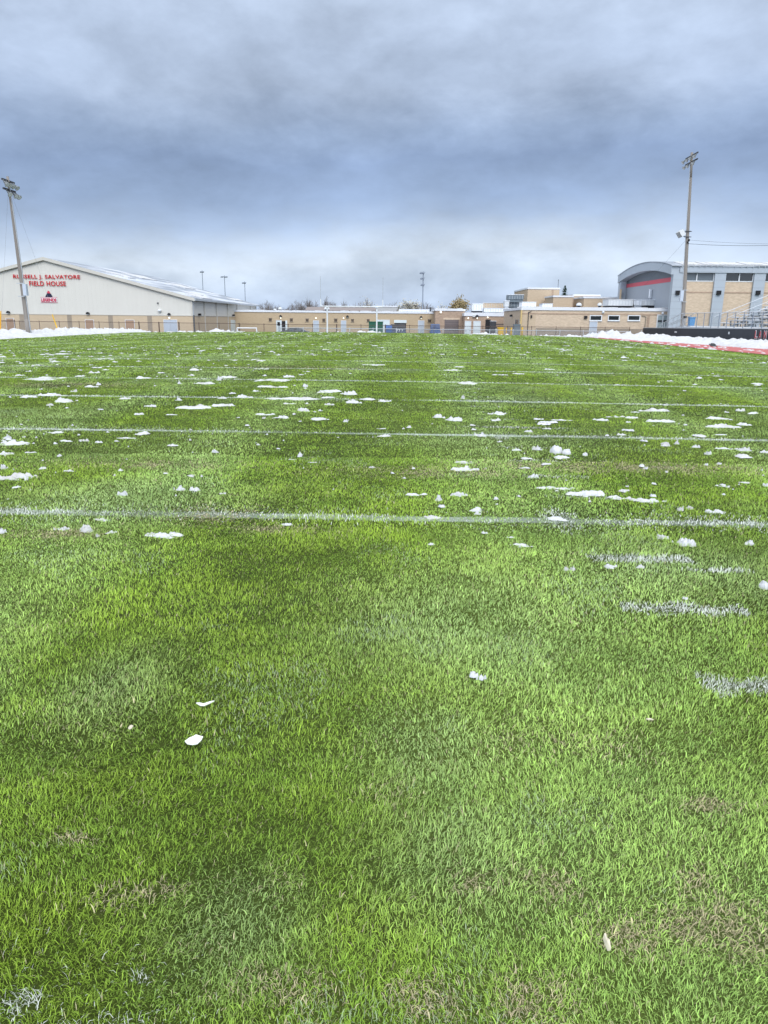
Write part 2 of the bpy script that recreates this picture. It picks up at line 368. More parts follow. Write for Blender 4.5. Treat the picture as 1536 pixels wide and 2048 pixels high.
def ground_mat():
    mt = bpy.data.materials.new('mown_grass'); mt.use_nodes = True; nt = mt.node_tree; b = nt.nodes['Principled BSDF']; L = nt.links.new
    b.inputs['Roughness'].default_value = 0.95; b.inputs['Specular IOR Level'].default_value = 0.08
    geo = node(nt, 'ShaderNodeNewGeometry'); sp = node(nt, 'ShaderNodeSeparateXYZ'); L(geo.outputs['Position'], sp.inputs[0])
    def nz(scale, detail=4, st=(1, 1, 1), rough=0.6, off=(0, 0, 0)):
        mp = node(nt, 'ShaderNodeMapping'); L(geo.outputs['Position'], mp.inputs[0]); mp.inputs['Scale'].default_value = st; mp.inputs['Location'].default_value = off
        n = node(nt, 'ShaderNodeTexNoise'); L(mp.outputs[0], n.inputs['Vector']); n.inputs['Scale'].default_value = scale; n.inputs['Detail'].default_value = detail; n.inputs['Roughness'].default_value = rough
        return n.outputs[0]
    def mix(f, a, c):
        mx = node(nt, 'ShaderNodeMix', data_type='RGBA')
        if isinstance(f, float): mx.inputs['Factor'].default_value = f
        else: L(f, mx.inputs['Factor'])
        for s, v in (('A', a), ('B', c)):
            if isinstance(v, tuple): mx.inputs[s].default_value = (*v, 1)
            else: L(v, mx.inputs[s])
        return mx.outputs['Result']
    band = lambda n, lo, k: mth(nt, 'MULTIPLY', mth(nt, 'SUBTRACT', n, lo), k, True)
    c = mix(band(nz(0.30, 6, rough=0.7), 0.36, 3.5), G_DARK, G_LIME)
    c = mix(mth(nt, 'MULTIPLY', band(nz(0.16, 5, off=(5, 3, 0)), 0.50, 5.0), 0.5), c, G_PALE)
    c = mix(mth(nt, 'MULTIPLY', band(nz(0.9, 5, off=(2, 8, 0)), 0.56, 6.0), 0.55), c, G_BROWN)
    # mowing lanes along the field
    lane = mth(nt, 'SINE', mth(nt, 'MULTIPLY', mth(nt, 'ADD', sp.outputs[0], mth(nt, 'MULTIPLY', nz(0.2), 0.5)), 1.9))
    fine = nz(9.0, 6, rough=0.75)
    k = mth(nt, 'ADD', 0.06, mth(nt, 'ADD', mth(nt, 'MULTIPLY', lane, 0.045), mth(nt, 'MULTIPLY', fine, 0.30)))  # ground colour scaled down all over, standing in for shade between the blades
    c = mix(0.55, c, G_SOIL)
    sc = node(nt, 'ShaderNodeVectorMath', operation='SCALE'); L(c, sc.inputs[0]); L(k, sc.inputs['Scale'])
    # painted yard lines
    wob = mth(nt, 'MULTIPLY', mth(nt, 'SUBTRACT', nz(1.3, 3), 0.5), 0.10)
    yy = mth(nt, 'ADD', sp.outputs[1], mth(nt, 'ADD', wob, -Y0))
    pp = mth(nt, 'PINGPONG', yy, YD/2)                 # 0 on a line
    rag = mth(nt, 'MULTIPLY', mth(nt, 'SUBTRACT', nz(14, 4), 0.5), 0.10)
    line = mth(nt, 'MULTIPLY', mth(nt, 'SUBTRACT', 0.095, mth(nt, 'ADD', pp, rag)), 30, True)
    for cond in (mth(nt, 'GREATER_THAN', sp.outputs[1], 3.0), mth(nt, 'LESS_THAN', sp.outputs[1], 84.2),
                 mth(nt, 'LESS_THAN', mth(nt, 'ABSOLUTE', mth(nt, 'ADD', sp.outputs[0], -XC)), 24.4)):
        line = mth(nt, 'MULTIPLY', line, cond)
    worn = mth(nt, 'ADD', 0.10, band(nz(0.35, 5, off=(9, 1, 0)), 0.34, 3.0), True)
    line = mth(nt, 'MULTIPLY', line, mth(nt, 'MULTIPLY', worn, 0.45))
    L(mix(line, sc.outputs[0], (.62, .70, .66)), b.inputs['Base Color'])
    bp = node(nt, 'ShaderNodeBump'); bp.inputs['Strength'].default_value = 0.6; bp.inputs['Distance'].default_value = 0.05; L(nz(22, 6), bp.inputs['Height']); L(bp.outputs[0], b.inputs['Normal'])
    return mt
G_LIME = (.46, .66, .08); G_DARK = (.30, .50, .065); G_PALE = (.53, .70, .32); G_BROWN = (.20, .19, .08); G_STRAW = (.66, .585, .37); G_SOIL = (.12, .13, .05)
def build_ground():
    xs = np.concatenate([[-4000, -1200, -400, -160, -100, -80], np.linspace(-70, 64, 135), [80, 100, 160, 400, 1200, 4000]])
    ys = np.concatenate([[-600, -120, -30, -10], np.linspace(-4, 140, 145), [160, 200, 300, 700, 1500, 4000]])
    X, Y = np.meshgrid(xs, ys); Z = gz(X, Y)
    v = np.stack([X, Y, Z], -1).reshape(-1, 3); nx, ny = len(xs), len(ys)
    i, j = np.meshgrid(np.arange(nx-1), np.arange(ny-1)); a = (j*nx+i).ravel()
    f = np.stack([a, a+1, a+nx+1, a+nx], -1)
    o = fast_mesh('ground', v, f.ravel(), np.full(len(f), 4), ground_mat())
    o.data.polygons.foreach_set('use_smooth', [True]*len(o.data.polygons))
    finish(o, kind='structure')
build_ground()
def sheet(name, xs, ys, dz, material):
    X, Y = np.meshgrid(np.array(xs, float), np.array(ys, float)); Z = gz(X, Y)+dz; nx, ny = len(xs), len(ys)
    i, j = np.meshgrid(np.arange(nx-1), np.arange(ny-1)); a = (j*nx+i).ravel()
    f = np.stack([a, a+1, a+nx+1, a+nx], -1)
    return finish(fast_mesh(name, np.stack([X, Y, Z], -1).reshape(-1, 3), f.ravel(), np.full(len(f), 4), material), kind='structure')
sheet('running_track', np.arange(21.9, 34.0, 1.0), np.arange(-20, 101, 1.0), 0.012, M['track'])
sheet('running_track', np.arange(-43.2, -31.1, 1.0), np.arange(-20, 101, 1.0), 0.012, M['track'])
sheet('service_road', np.linspace(-75, 70, 146), np.arange(109.5, 141, 1.0), 0.012, M['asphalt'])

# ------------------------------------------------------------------ snow
class Blob:
    """A ragged heap of melting snow as a height sheet on [-1,1]^2; cells below the melt line are open grass."""
    def __init__(s, seed, n=40, el=1.0, lump=0.5, ragged=0.9, ball=False):
        r = np.random.default_rng(seed); s.n = n
        g = np.linspace(-1.15, 1.15, n); X, Y = np.meshgrid(g, g)
        h = 0.0-1.05*(X**2+Y**2)**0.75
        for _ in range(int(5+8*r.random())):
            a = r.random()*6.283; d = 0.78*r.random()**0.6; q = 0.08+0.24*r.random()
            h = h + (0.45+0.5*r.random())*np.exp(-(((X-d*math.cos(a))/q)**2+((Y-d*math.sin(a))/q)**2))
        o = r.random()*90
        h = h + 1.6*ragged*(fbm(X*3.4+o, Y*3.4+o, 40, 5, 0.66)-0.50)
        h = h*(1-sstep(0.85, 1.12, np.maximum(np.abs(X), np.abs(Y)))) - 0.5*sstep(0.9, 1.12, np.maximum(np.abs(X), np.abs(Y)))
        lumps = 0.40+lump*2.0*np.abs(fbm(X*3.4+o+9, Y*3.4-o, 50, 4)-0.5)*2 + 0.5*(fbm(X*9+o, Y*9, 55, 2)-0.5)
        s.h = h; Z = np.where(h > 0, (np.clip(h, 0, 1.0)**0.55)*lumps, -0.12)
        if ball:
            rr = (X/(.80+.10*np.sin(o)))**2+(Y/.84)**2; s.h = h = 1-rr+0.35*(fbm(X*2+o, Y*2, 41, 3)-0.5)
            Z = np.where(h > 0, np.sqrt(np.clip(h, 0, 1))*(0.72+0.9*(fbm(X*2.8+o, Y*2.8, 45, 4)-0.5)+0.25*(fbm(X*9, Y*9+o, 46, 2)-.5)), -0.12)
        s.Z = np.clip(Z, -0.12, 1.2)
        keep = np.maximum.reduce([h[:-1, :-1], h[1:, :-1], h[:-1, 1:], h[1:, 1:]]) > 0
        a = (np.arange(n-1)[:, None]*n+np.arange(n-1)[None, :])[keep]
        f = np.stack([a, a+1, a+n+1, a+n], -1); used, inv = np.unique(f, return_inverse=True)
        s.faces = inv.reshape(-1, 4); s.verts = np.stack([X, Y, s.Z], -1).reshape(-1, 3)[used]
        s.area = keep.mean()
    def covers(s, lx, ly):
        i = np.clip(((lx+1.15)/2.3*(s.n-1)).round().astype(int), 0, s.n-1); j = np.clip(((ly+1.15)/2.3*(s.n-1)).round().astype(int), 0, s.n-1)
        return (s.h[j, i] > 0.10) & (np.abs(lx) < 1.15) & (np.abs(ly) < 1.15)
def blob_mesh(b, name='snow_clump'):
    o = fast_mesh(name, b.verts, b.faces.ravel(), np.full(len(b.faces), 4), M['snow'])
    o.data.polygons.foreach_set('use_smooth', [True]*len(o.data.polygons))
    return o
SNOW_AT = []            # (x, y, rx, ry, rot, blob): where grass blades are left out
def place(o, x, y, rx, ry, rz, hz):
    o.location = (x, y, float(gz(x, y))+0.012); o.rotation_euler = (0, 0, rz); o.scale = (rx, ry, hz)

LIBRARY = [Blob(100+i, 34 if i < 9 else 22, lump=0.3+0.5*(i % 3)/2, ragged=0.7+0.7*((i*7) % 5)/4) for i in range(16)]
LIB_OBJ = []
# the clumps one can find in the photograph: (px, py, width in px, height in m, label)
K = [
 (30, 957, 92, .13, 'ragged white snow heap cut by the left picture edge, in the second strip of grass'), (6, 938, 16, .10, 'upright white snow knob just above the ragged heap at the left picture edge'),
 (247, 991, 27, .10, 'single tall roundish snow lump standing alone on the second strip of grass'), (362, 980, 27, .07, 'snow lump whose twin lies right against it, the one nearer the lone tall lump'),
 (391, 981, 29, .07, 'snow lump whose twin lies against it, the one farther from the lone tall lump'), (446, 988, 15, .03, 'small flat snow fleck beside the twin snow lumps'),
 (205, 1041, 30, .04, 'thin snow sliver just behind the nearest clump pair under the first white line'), (124, 1059, 28, .07, 'low snow clump on the near side of the first white line, smaller of a pair'),
 (172, 1062, 42, .09, 'rounded snow clump on the near side of the first white line, larger of a pair'), (223, 1067, 28, .03, 'thin pointed snow strip beside the larger clump of the pair'),
 (335, 1070, 64, .06, 'wide ragged snow patch lying alone nearest the camera on the left half'), (5, 1066, 24, .07, 'snow clump half cut off by the left edge just under the first white line'),
 (577, 1050, 34, .03, 'flat dirty snow strip on the brown worn spot by the first white line'), (195, 1074, 8, .04, 'small snow crumb in front of the larger clump of the pair'),
 (139, 943, 22, .03, 'small snow scrap below the pale clumps of the second strip'), (110, 866, 36, .04, 'long thin snow strip right under the second white line'),
 (18, 878, 20, .10, 'small peaked snow lump above a flat strip at the left edge'), (32, 888, 68, .05, 'long flat snow strip below the peaked lump at the left edge'),
 (10, 909, 30, .07, 'snow clump touching the left edge between the flat strip and the ragged heap'), (60, 906, 20, .03, 'faint thin snow scrap beside the clump touching the left edge'),
 (130, 883, 26, .03, 'thin flat snow scrap left of a lump under the second white line'), (166, 882, 24, .07, 'small three pointed snow lump under the second white line'),
 (197, 885, 20, .05, 'small smooth snow clump right of the three pointed lump'), (215, 865, 10, .05, 'snow crumb close under the second white line'),
 (250, 877, 34, .02, 'faint broken line of snow scraps below the second white line'), (430, 905, 18, .06, 'lone small snow clump in the middle left of the second strip'),
 (585, 920, 16, .02, 'thin snow sliver in the second strip, left one of two'), (625, 925, 24, .02, 'thin snow sliver in the second strip, right one of two'), (745, 936, 12, .04, 'tiny lone snow scrap in the centre of the second strip'),
 (88, 758, 78, .08, 'long low snow ridge on the far grass beyond the third line'), (53, 795, 34, .10, 'wide snow clump with a low flat top, left of the tall pair'), (100, 791, 46, .13, 'large piled snow clump beside the third white line'),
 (130, 803, 48, .13, 'large snow clump in front of the piled one, just behind the second line'), (147, 784, 14, .10, 'small snow knob on top right of the piled clump'), (100, 811, 14, .06, 'small snow crumb below the large clump'),
 (38, 751, 20, .05, 'small snow clump left of the long low ridge'), (180, 774, 32, .07, 'snow scrap with a raised right end'), (196, 770, 12, .10, 'small snow knob next to the raised scrap'),
 (251, 798, 20, .10, 'compact round snow clump alone on the third line'), (303, 813, 22, .07, 'snow clump between the compact one and the biggest sheet'), (277, 829, 20, .05, 'low snow clump above the second line'), (345, 830, 20, .03, 'thin snow scrap above the second line'),
 (388, 816, 68, .12, 'biggest ragged snow sheet of the middle distance'), (440, 812, 46, .10, 'long snow wedge adjoining the biggest sheet'), (447, 797, 24, .09, 'peaked snow clump behind the long wedge'),
 (490, 795, 30, .10, 'wide snow clump right of the peaked one'), (358, 801, 14, .11, 'upright snow knob left of the biggest sheet'), (286, 757, 28, .08, 'slanting snow clump on the far left grass'),
 (390, 740, 28, .10, 'snow clump at the far fourth line'), (420, 767, 44, .06, 'flat snow strip under a tall lump'), (437, 761, 15, .27, 'tallest upright snow lump of the middle distance'), (458, 755, 34, .08, 'long snow strip right of the tallest lump'),
 (190, 746, 22, .10, 'snow clump over the slanting scraps on the far left'), (160, 753, 16, .07, 'small snow scrap left of that far clump'), (360, 768, 10, .16, 'pointed snow lump alone between two lines'),
 (125, 708, 44, .05, 'distant long snow streak on the far left'), (90, 709, 26, .04, 'distant short snow streak on the far left'), (205, 718, 24, .05, 'distant snow streak toward the field house side'),
 (57, 743, 14, .10, 'distant roundish snow fleck on the far left'), (525, 738, 26, .07, 'snow strip by the fifth line, centre left'), (545, 761, 56, .07, 'long snow strip lying on the fourth line'), (540, 774, 58, .09, 'broad broken snow sheet below the long strip'),
 (512, 783, 16, .07, 'small snow pile left of the broad broken sheet'), (590, 798, 96, .08, 'longest ragged snow sheet on the third line'), (660, 784, 50, .11, 'thick snow wedge in the centre left'), (697, 789, 32, .12, 'rounded snow clump next to the thick wedge'),
 (655, 795, 32, .05, 'flat snow scrap under the thick wedge'), (707, 806, 34, .11, 'round topped snow clump on the third line'), (735, 799, 28, .06, 'small snow scrap right of the rounded clump'), (770, 803, 26, .08, 'snow clump at the dark centre lane'),
 (605, 822, 32, .12, 'star shaped snow clump above the second line'), (568, 836, 24, .08, 'smooth snow clump just above the second line, left of the star shaped one'), (532, 829, 34, .05, 'broken flat snow scrap far left of the star shaped one'), (657, 810, 22, .08, 'snow clump between the longest sheet and the dark lane'),
 (610, 774, 10, .16, 'small standing snow knob behind the longest sheet'), (580, 808, 26, .04, 'thin snow strip under the longest sheet'), (690, 844, 10, .07, 'small snow knob just above the second line'), (750, 730, 40, .05, 'distant snow streak in the field centre'),
 (907, 741, 34, .07, 'distant snow streak, nearer of two in the centre'), (920, 734, 24, .05, 'distant snow streak, farther of two in the centre'), (930, 767, 50, .09, 'snow sheet lying on the fourth line in the centre'), (998, 750, 28, .06, 'slanting snow strip right of centre'),
 (877, 835, 28, .10, 'snow clump, left one of a pair in the centre'), (912, 841, 42, .13, 'snow clump, bigger right one of a pair in the centre'), (925, 798, 9, .16, 'small snow knob standing on the third line'), (962, 872, 24, .09, 'snow clump sitting on the second line near the painted cross'),
 (770, 873, 26, .05, 'snow scrap sitting where the second line is broken'), (760, 858, 18, .03, 'thin snow scrap behind the broken second line'), (995, 828, 34, .07, 'snow clump right of the centre pair'), (930, 926, 46, .03, 'row of thin snow flakes right of centre, upper one'),
 (925, 940, 56, .09, 'long slanting snow strip with a raised left end'), (807, 957, 12, .03, 'tiny snow scrap left of centre strip'),
 (1040, 748, 30, .06, 'snow strip on the far right half'), (1100, 739, 24, .06, 'distant snow scrap by the far fifth line'), (1310, 822, 64, .10, 'long snow clump on the right half, thick at its left end'), (1270, 825, 18, .05, 'small snow scrap left of the long thick one'),
 (1320, 843, 54, .08, 'snow clump in front of the long thick one'), (1264, 836, 28, .05, 'flat snow scrap among the right hand clumps'), (1200, 841, 32, .08, 'snow clump with a small tail to its left'), (1228, 834, 34, .04, 'long thin snow strip behind the tailed clump'),
 (1256, 845, 16, .06, 'small smooth snow clump before the tailed one'), (1078, 839, 16, .05, 'small snow scrap right of the centre'), (1125, 841, 34, .03, 'broken snow flakes in a row'), (1057, 864, 20, .05, 'small snow clump just behind the second line'), (1090, 858, 20, .04, 'thin snow scrap just behind the second line'),
 (1243, 870, 20, .05, 'snow scrap touching the second line from behind'), (1112, 905, 27, .17, 'big dirty snowball, largest of the three heaped lumps'), (1133, 908, 16, .12, 'smaller snowball leaning on the big dirty one'), (1125, 916, 40, .07, 'flat snow skirt in front of the two snowballs'),
 (1078, 900, 20, .09, 'smooth snow clump left of the snowballs'), (1170, 911, 12, .06, 'small snow clump right of the snowballs'), (1032, 901, 22, .04, 'thin snow scrap at the end of a faint painted streak'), (1440, 838, 50, .09, 'snow strip on the far right, upper of two'), (1443, 855, 66, .11, 'thick snow strip on the far right, lower of two'),
 (1488, 850, 36, .08, 'snow wedge right of the thick strip'), (1505, 827, 36, .09, 'peaked snow strip near the right edge'), (1480, 822, 16, .09, 'small snow clump above the wedge'), (1440, 870, 28, .03, 'thin snow flakes behind the second line on the right'), (1450, 898, 44, .06, 'flat snow strip under the second line on the right'),
 (1490, 902, 26, .10, 'rounded snow clump right of the flat strip'), (1528, 905, 24, .07, 'snow clump cut by the right edge under the second line'), (1353, 888, 16, .09, 'small round snow clump just under the second line'), (1390, 895, 16, .05, 'small flat snow clump just under the second line'), (1330, 892, 20, .08, 'snow clump with a dark shadow under the second line'),
 (1415, 909, 14, .09, 'small triangular snow clump on the right half'), (1438, 929, 10, .05, 'tiny snow crumb on the right half'), (1292, 938, 14, .06, 'lone snow crumb between snowballs and right edge'), (1066, 956, 24, .07, 'snow clump behind the long snow chain'), (1051, 937, 22, .03, 'thin snow scrap below the snowballs'), (1412, 930, 12, .05, 'small snow crumb on a dark patch at the right'),
 (1108, 978, 78, .06, 'left link of the long snow chain'), (1176, 990, 76, .12, 'thick dirty middle of the long snow chain'), (1240, 998, 64, .07, 'third link of the long snow chain'), (1297, 1003, 62, .06, 'right tail of the long snow chain'),
 (918, 992, 38, .07, 'snow clump left of the long chain with a flat foot'), (835, 990, 46, .03, 'long thin snow sliver left of centre'), (877, 1001, 16, .07, 'small square snow clump'), (952, 1021, 34, .05, 'snow clump just behind the first line, upper one'), (955, 1029, 14, .06, 'snow crumb just behind the first line, lower one'),
 (1360, 1021, 18, .06, 'small snow clump left of a wedge behind the first line'), (1381, 1018, 16, .06, 'tiny snow clump beside a wedge behind the first line'), (1440, 1026, 46, .09, 'sloping snow wedge behind the first line at the right'), (1445, 972, 30, .03, 'flaky snow scrap on the right half'), (1490, 966, 26, .02, 'flat thin snow fleck near the right edge'), (1532, 972, 14, .07, 'snow clump on the right edge'),
 (1040, 1092, 44, .03, 'thin pointed snow sliver on the near side of the first line'), (1022, 1076, 16, .02, 'small thin snow fleck close under the first line'), (968, 1067, 13, .03, 'tiny bright snow fleck close under the first line'), (1325, 1077, 24, .06, 'small ragged snow clump left of a big lump'), (1368, 1088, 48, .10, 'big rounded snow lump on the near side of the first line'),
 (1498, 1088, 22, .05, 'small snow clump near the right edge under the first line'), (863, 1090, 14, .03, 'tiny snow fleck alone in the near grass'), (1120, 1040, 60, .03, 'dirty snow lying on the painted cross of the first line'), (860, 1035, 40, .03, 'dirty snow smear on the first line'),
 (1132, 1141, 13, .05, 'snow crumb in the near grass, left of a touching pair'), (1144, 1141, 14, .06, 'snow crumb in the near grass, right of a touching pair'), (1222, 1135, 25, .04, 'low snow scrap above the painted near marks'), (1281, 1136, 17, .05, 'small snow crumb above the painted near marks'),
 (1527, 1176, 20, .08, 'white snowball at the right edge in the near grass'), (1372, 1199, 13, .03, 'dirty snow crumb behind the painted mark'),
]
def rnd_scale(r): return 0.75+0.5*r.random()
def build_clumps():
    r = random.Random(5)
    for i, (px, py, wpx, hz, lab) in enumerate(K):
        p = onground(px, py); w = wpx*p.y/F_PX*1.02
        dep = w*(0.55+0.35*r.random())
        if 'long' in lab or 'strip' in lab or 'thin' in lab or 'streak' in lab or 'row' in lab or 'sliver' in lab: dep = w*0.45
        if p.y > 16: dep = w*0.9
        rag = 1.6 if ('broken' in lab or 'flak' in lab or 'ragged' in lab or 'strip' in lab or 'sheet' in lab or 'streak' in lab) else 1.15
        ball = 'snowball' in lab and 'skirt' not in lab and 'below' not in lab and 'left of' not in lab and 'between' not in lab; up_ = not ball and ('knob' in lab or 'tall' in lab or 'lump' in lab)
        b = Blob(1000+i, 48 if p.y < 12 else 32, lump=0.6, ragged=rag, ball=ball)
        o = blob_mesh(b); rx, ry, rz = w/1.7, dep/1.7, 0.25*(r.random()-0.5)
        if ball: rx = ry = w/1.6
        g_ = 1.0 if ball else 1.22
        rx *= g_; ry *= g_; place(o, p.x, p.y, rx, ry, rz, hz*(0.62 if ball else 0.58 if up_ else 0.43)); o.location.z -= .008; finish(o, lab, 'snow clump', 'snow clumps scattered over the grass')
        if p.y < 46: SNOW_AT.append((p.x, p.y, rx, ry, rz, b))
build_clumps()
def density(x, y):
    f = fbm(x*0.11+3, y*0.11+1, 61, 3)
    return np.clip((f-0.42)*3.6, 0.03, 1)*np.where(x < -1, 1.0, np.where(x < 4, .55, .6))
def build_loose_snow():
    r = np.random.default_rng(21); have = 0
    zones = [(6.5, 10.2, 12, 'between the first and second painted lines'), (10.6, 14.8, 12, 'between the second and third painted lines'), (15.2, 24.0, 16, 'between the third and fifth painted lines'), (24.0, 36.0, 16, 'beyond the fifth painted line')]
    per_lib = {}
    for ya, yb, n, where in zones:
        k = 0
        while k < n:
            y = ya+(yb-ya)*r.random(); x = (r.random()*2-1)*0.55*y
            if r.random() > density(x, y): continue
            li = int(r.integers(9, 16)) if r.random() < 0.6 else int(r.integers(0, 9)); b = LIBRARY[li]
            w = (0.05+0.16*r.random()**2)*(1+y*0.03); rx, ry = w*(0.6+0.6*r.random()), w*(0.5+0.5*r.random()); rz = r.random()*6.28
            if li in per_lib: o = per_lib[li].copy(); C.objects.link(o)
            else: o = per_lib[li] = blob_mesh(b, 'snow_scrap')
            place(o, x, y, rx, ry, rz, 0.022+0.12*w*r.random())
            finish(o, 'small thawing snow scrap on the grass '+where, 'snow scrap', 'small snow scraps scattered over the grass')
            SNOW_AT.append((x, y, rx, ry, rz, b)); k += 1
    # the uncountable rest: flecks and crumbs out to the goal line
    V, Fc, off = [], [], 0
    k = 0
    while k < 950:
        y = 6.2+(86-6.2)*r.random()**1.15
        x = XC+(r.random()*2-1)*26 if y > 45 else (r.random()*2-1)*0.6*y
        if abs(x-XC) > 25.8 or r.random() > density(x, y)**1.1: continue
        b = LIBRARY[int(r.integers(9, 16))]
        near = y < 20
        w = (0.012+0.045*r.random()**2.5 if near else 0.025+0.17*r.random()**3)*(1+y*0.007); rz = r.random()*6.28; hz = 0.015+0.22*w*r.random() if near else 0.025+0.09*w*r.random()
        lx = b.verts[:, 0]*w*(0.7+0.9*r.random()); ly = b.verts[:, 1]*w*(0.6+0.5*r.random()); c, s = math.cos(rz), math.sin(rz)
        wx = x+lx*c-ly*s; wy = y+lx*s+ly*c
        V.append(np.stack([wx, wy, gz(wx, wy)+0.012+b.verts[:, 2]*hz], -1)); Fc.append(b.faces+off); off += len(b.verts); k += 1
    for k in range(150):                            # and some spilled on the red track and the turf edge
        y = 40+48*r.random(); x = 21.5+(6.5*r.random()**1.6 if y < 70 else 4*r.random()); b = LIBRARY[int(r.integers(9, 16))]; w = 0.06+0.35*r.random()**2.5; hz = .03+.15*w
        wx = x+b.verts[:, 0]*w; wy = y+b.verts[:, 1]*w*1.3
        V.append(np.stack([wx, wy, gz(wx, wy)+0.02+b.verts[:, 2]*hz], -1)); Fc.append(b.faces+off); off += len(b.verts)
    V = np.concatenate(V); Fc = np.concatenate(Fc)
    o = fast_mesh('snow_crumbs', V, Fc.ravel(), np.full(len(Fc), 4), M['snow'])
    finish(o, 'tiny flecks and crumbs of snow strewn over the whole field', 'snow crumbs', kind='stuff')
build_loose_snow()

def snow_bank(label, pts, seed, step=0.22):
    """pts: (x, y, half width in x, half width in y direction handled by the normal, height) along the bank's middle line."""
    P = np.array(pts, float); seg = np.hypot(np.diff(P[:, 0]), np.diff(P[:, 1])); s = np.concatenate([[0], np.cumsum(seg)])
    n = int(s[-1]/step)+2; t = np.linspace(0, s[-1], n)
    x = np.interp(t, s, P[:, 0]); y = np.interp(t, s, P[:, 1]); w = np.interp(t, s, P[:, 2]); h = np.interp(t, s, P[:, 3])
    dx = np.gradient(x); dy = np.gradient(y); l = np.hypot(dx, dy); nx, ny = -dy/l, dx/l
    m = 33; u = np.linspace(-1, 1, m)
    w = w*(0.8+0.45*fbm(t*0.35, t*0+3, seed+20, 3))
    X = x[:, None]+nx[:, None]*w[:, None]*u; Y = y[:, None]+ny[:, None]*w[:, None]*u
    prof = np.clip(1-np.abs(u)**2.2, 0, 1)**0.7
    big = fbm(X*0.45, Y*0.45, seed, 3); lump = np.abs(fbm(X*1.5, Y*1.5, seed+5, 4)-0.5)*2; fine = fbm(X*5, Y*5, seed+9, 3)-0.5
    Z = h[:, None]*prof*(0.30+0.75*big+0.75*lump+0.45*fine)+0.16*(lump-0.25)*prof+0.10*fine*prof+0.30*(fbm(X*1.1, Y*1.1, seed+11, 3)-0.5)*prof*np.minimum(h, .6)[:, None]-0.05*(1-prof)
    Z = np.where(np.abs(u) > 0.99, -0.08, Z); Z[0] = -0.08; Z[-1] = -0.08
    v = np.stack([X, Y, gz(X, Y)+Z], -1).reshape(-1, 3)
    i, j = np.meshgrid(np.arange(m-1), np.arange(n-1)); a = (j*m+i).ravel(); f = np.stack([a, a+1, a+m+1, a+m], -1)
    o = fast_mesh('snow_bank', v, f.ravel(), np.full(len(f), 4), M['snow']); o.data.polygons.foreach_set('use_smooth', [True]*len(o.data.polygons))
    return finish(o, label, 'snow bank', 'ploughed snow banks round the field')
snow_bank('broad ploughed snow bank burying the track below the field house', [(-36.0, 36, 5.2, .50), (-35.4, 50, 4.6, .62), (-35.0, 62, 4.4, .62), (-34.2, 75, 3.4, .55), (-33.2, 86, 2.6, .5), (-31.0, 93, 1.4, .35)], 71)
snow_bank('low broken snow row before the brown fence and field house doors', [(-31, 95, 1.3, .3), (-26, 96.2, 1.6, .5), (-21, 95.5, 1.4, .55), (-17, 96.5, 1.0, .35), (-14.5, 96, .8, .25)], 75)
snow_bank('low snow row behind the goalpost in front of the dumpsters', [(-13.5, 97, 1.0, .3), (-8, 97.2, 1.5, .45), (-3.5, 96.6, 1.9, .68), (0, 97, 1.4, .4), (3, 97.4, 1.2, .4), (7, 97, 1.3, .5)], 79)
snow_bank('snow row at the silver fence beside the yellow bollards', [(7.5, 97, 1.0, .3), (10.5, 96.5, 1.5, .6), (14, 96.8, 1.3, .45), (17, 96, 1.1, .3), (18.5, 95.5, 1.4, .5), (23, 94, 1.6, .3)], 83)
snow_bank('tall snow pile where the red track bends away', [(22.2, 90, 1.0, .3), (24.0, 88.5, 1.8, .75), (26.2, 86.5, 2.0, .8), (28.5, 85, 1.8, .55), (31, 83.5, 1.2, .25)], 87)
snow_bank('long chunky snow bank heaped along the dark bleacher wall', [(29.5, 98, 4.0, .3), (28.8, 88, 5.2, .42), (29.2, 79, 4.8, .44), (30.2, 70, 3.8, .46), (30.9, 64, 3.2, .50), (31.4, 58, 2.7, .80), (31.6, 46, 2.4, .8), (31.6, 36, 2.2, .8)], 91)

# ------------------------------------------------------------------ grass blades
BARE = [(1420, 1850, .26, .09), (1250, 1880, .10, .06), (300, 1790, .12, .04), (130, 1690, .06, .03), (1110, 1780, .08, .06), (560, 1990, .12, .05), (1080, 2010, .10, .06), (850, 1990, .08, .05), (960, 1770, .07, .04),
        (1385, 1770, .06, .05), (430, 1030, .40, .25), (870, 945, .9, .30), (1200, 935, 1.2, .35), (560, 1060, .35, .12), (110, 1070, .4, .15), (310, 930, .8, .25), (120, 770, 1.6, .6), (1330, 935, 1.0, .3), (580, 735, 2.0, .8), (1420, 1615, .07, .04)]
PAINTED_SPOTS = [(45, 2010, .055, .035), (290, 1955, .025, .018), (1440, 1143, .22, .05), (1000, 876, .13, .24), (1122, 1041, .17, .36), (1020, 855, .9, .10)]
PALE_BANDS = [(880, 1240, .75, .9), (470, 1850, .22, .25), (900, 1700, .3, .35), (860, 1500, .3, .45), (230, 1380, .3, .5), (1450, 1150, .9, .9), (250, 1000, 1.4, .9), (1000, 880, 1.6, 1.2)]
def spots(x, y, lst):
    s = np.zeros_like(x)
    for px, py, rx, ry in lst:
        p = onground(px, py); s = np.maximum(s, np.exp(-(((x-p.x)/rx)**2+((y-p.y)/ry)**2)))
    return s
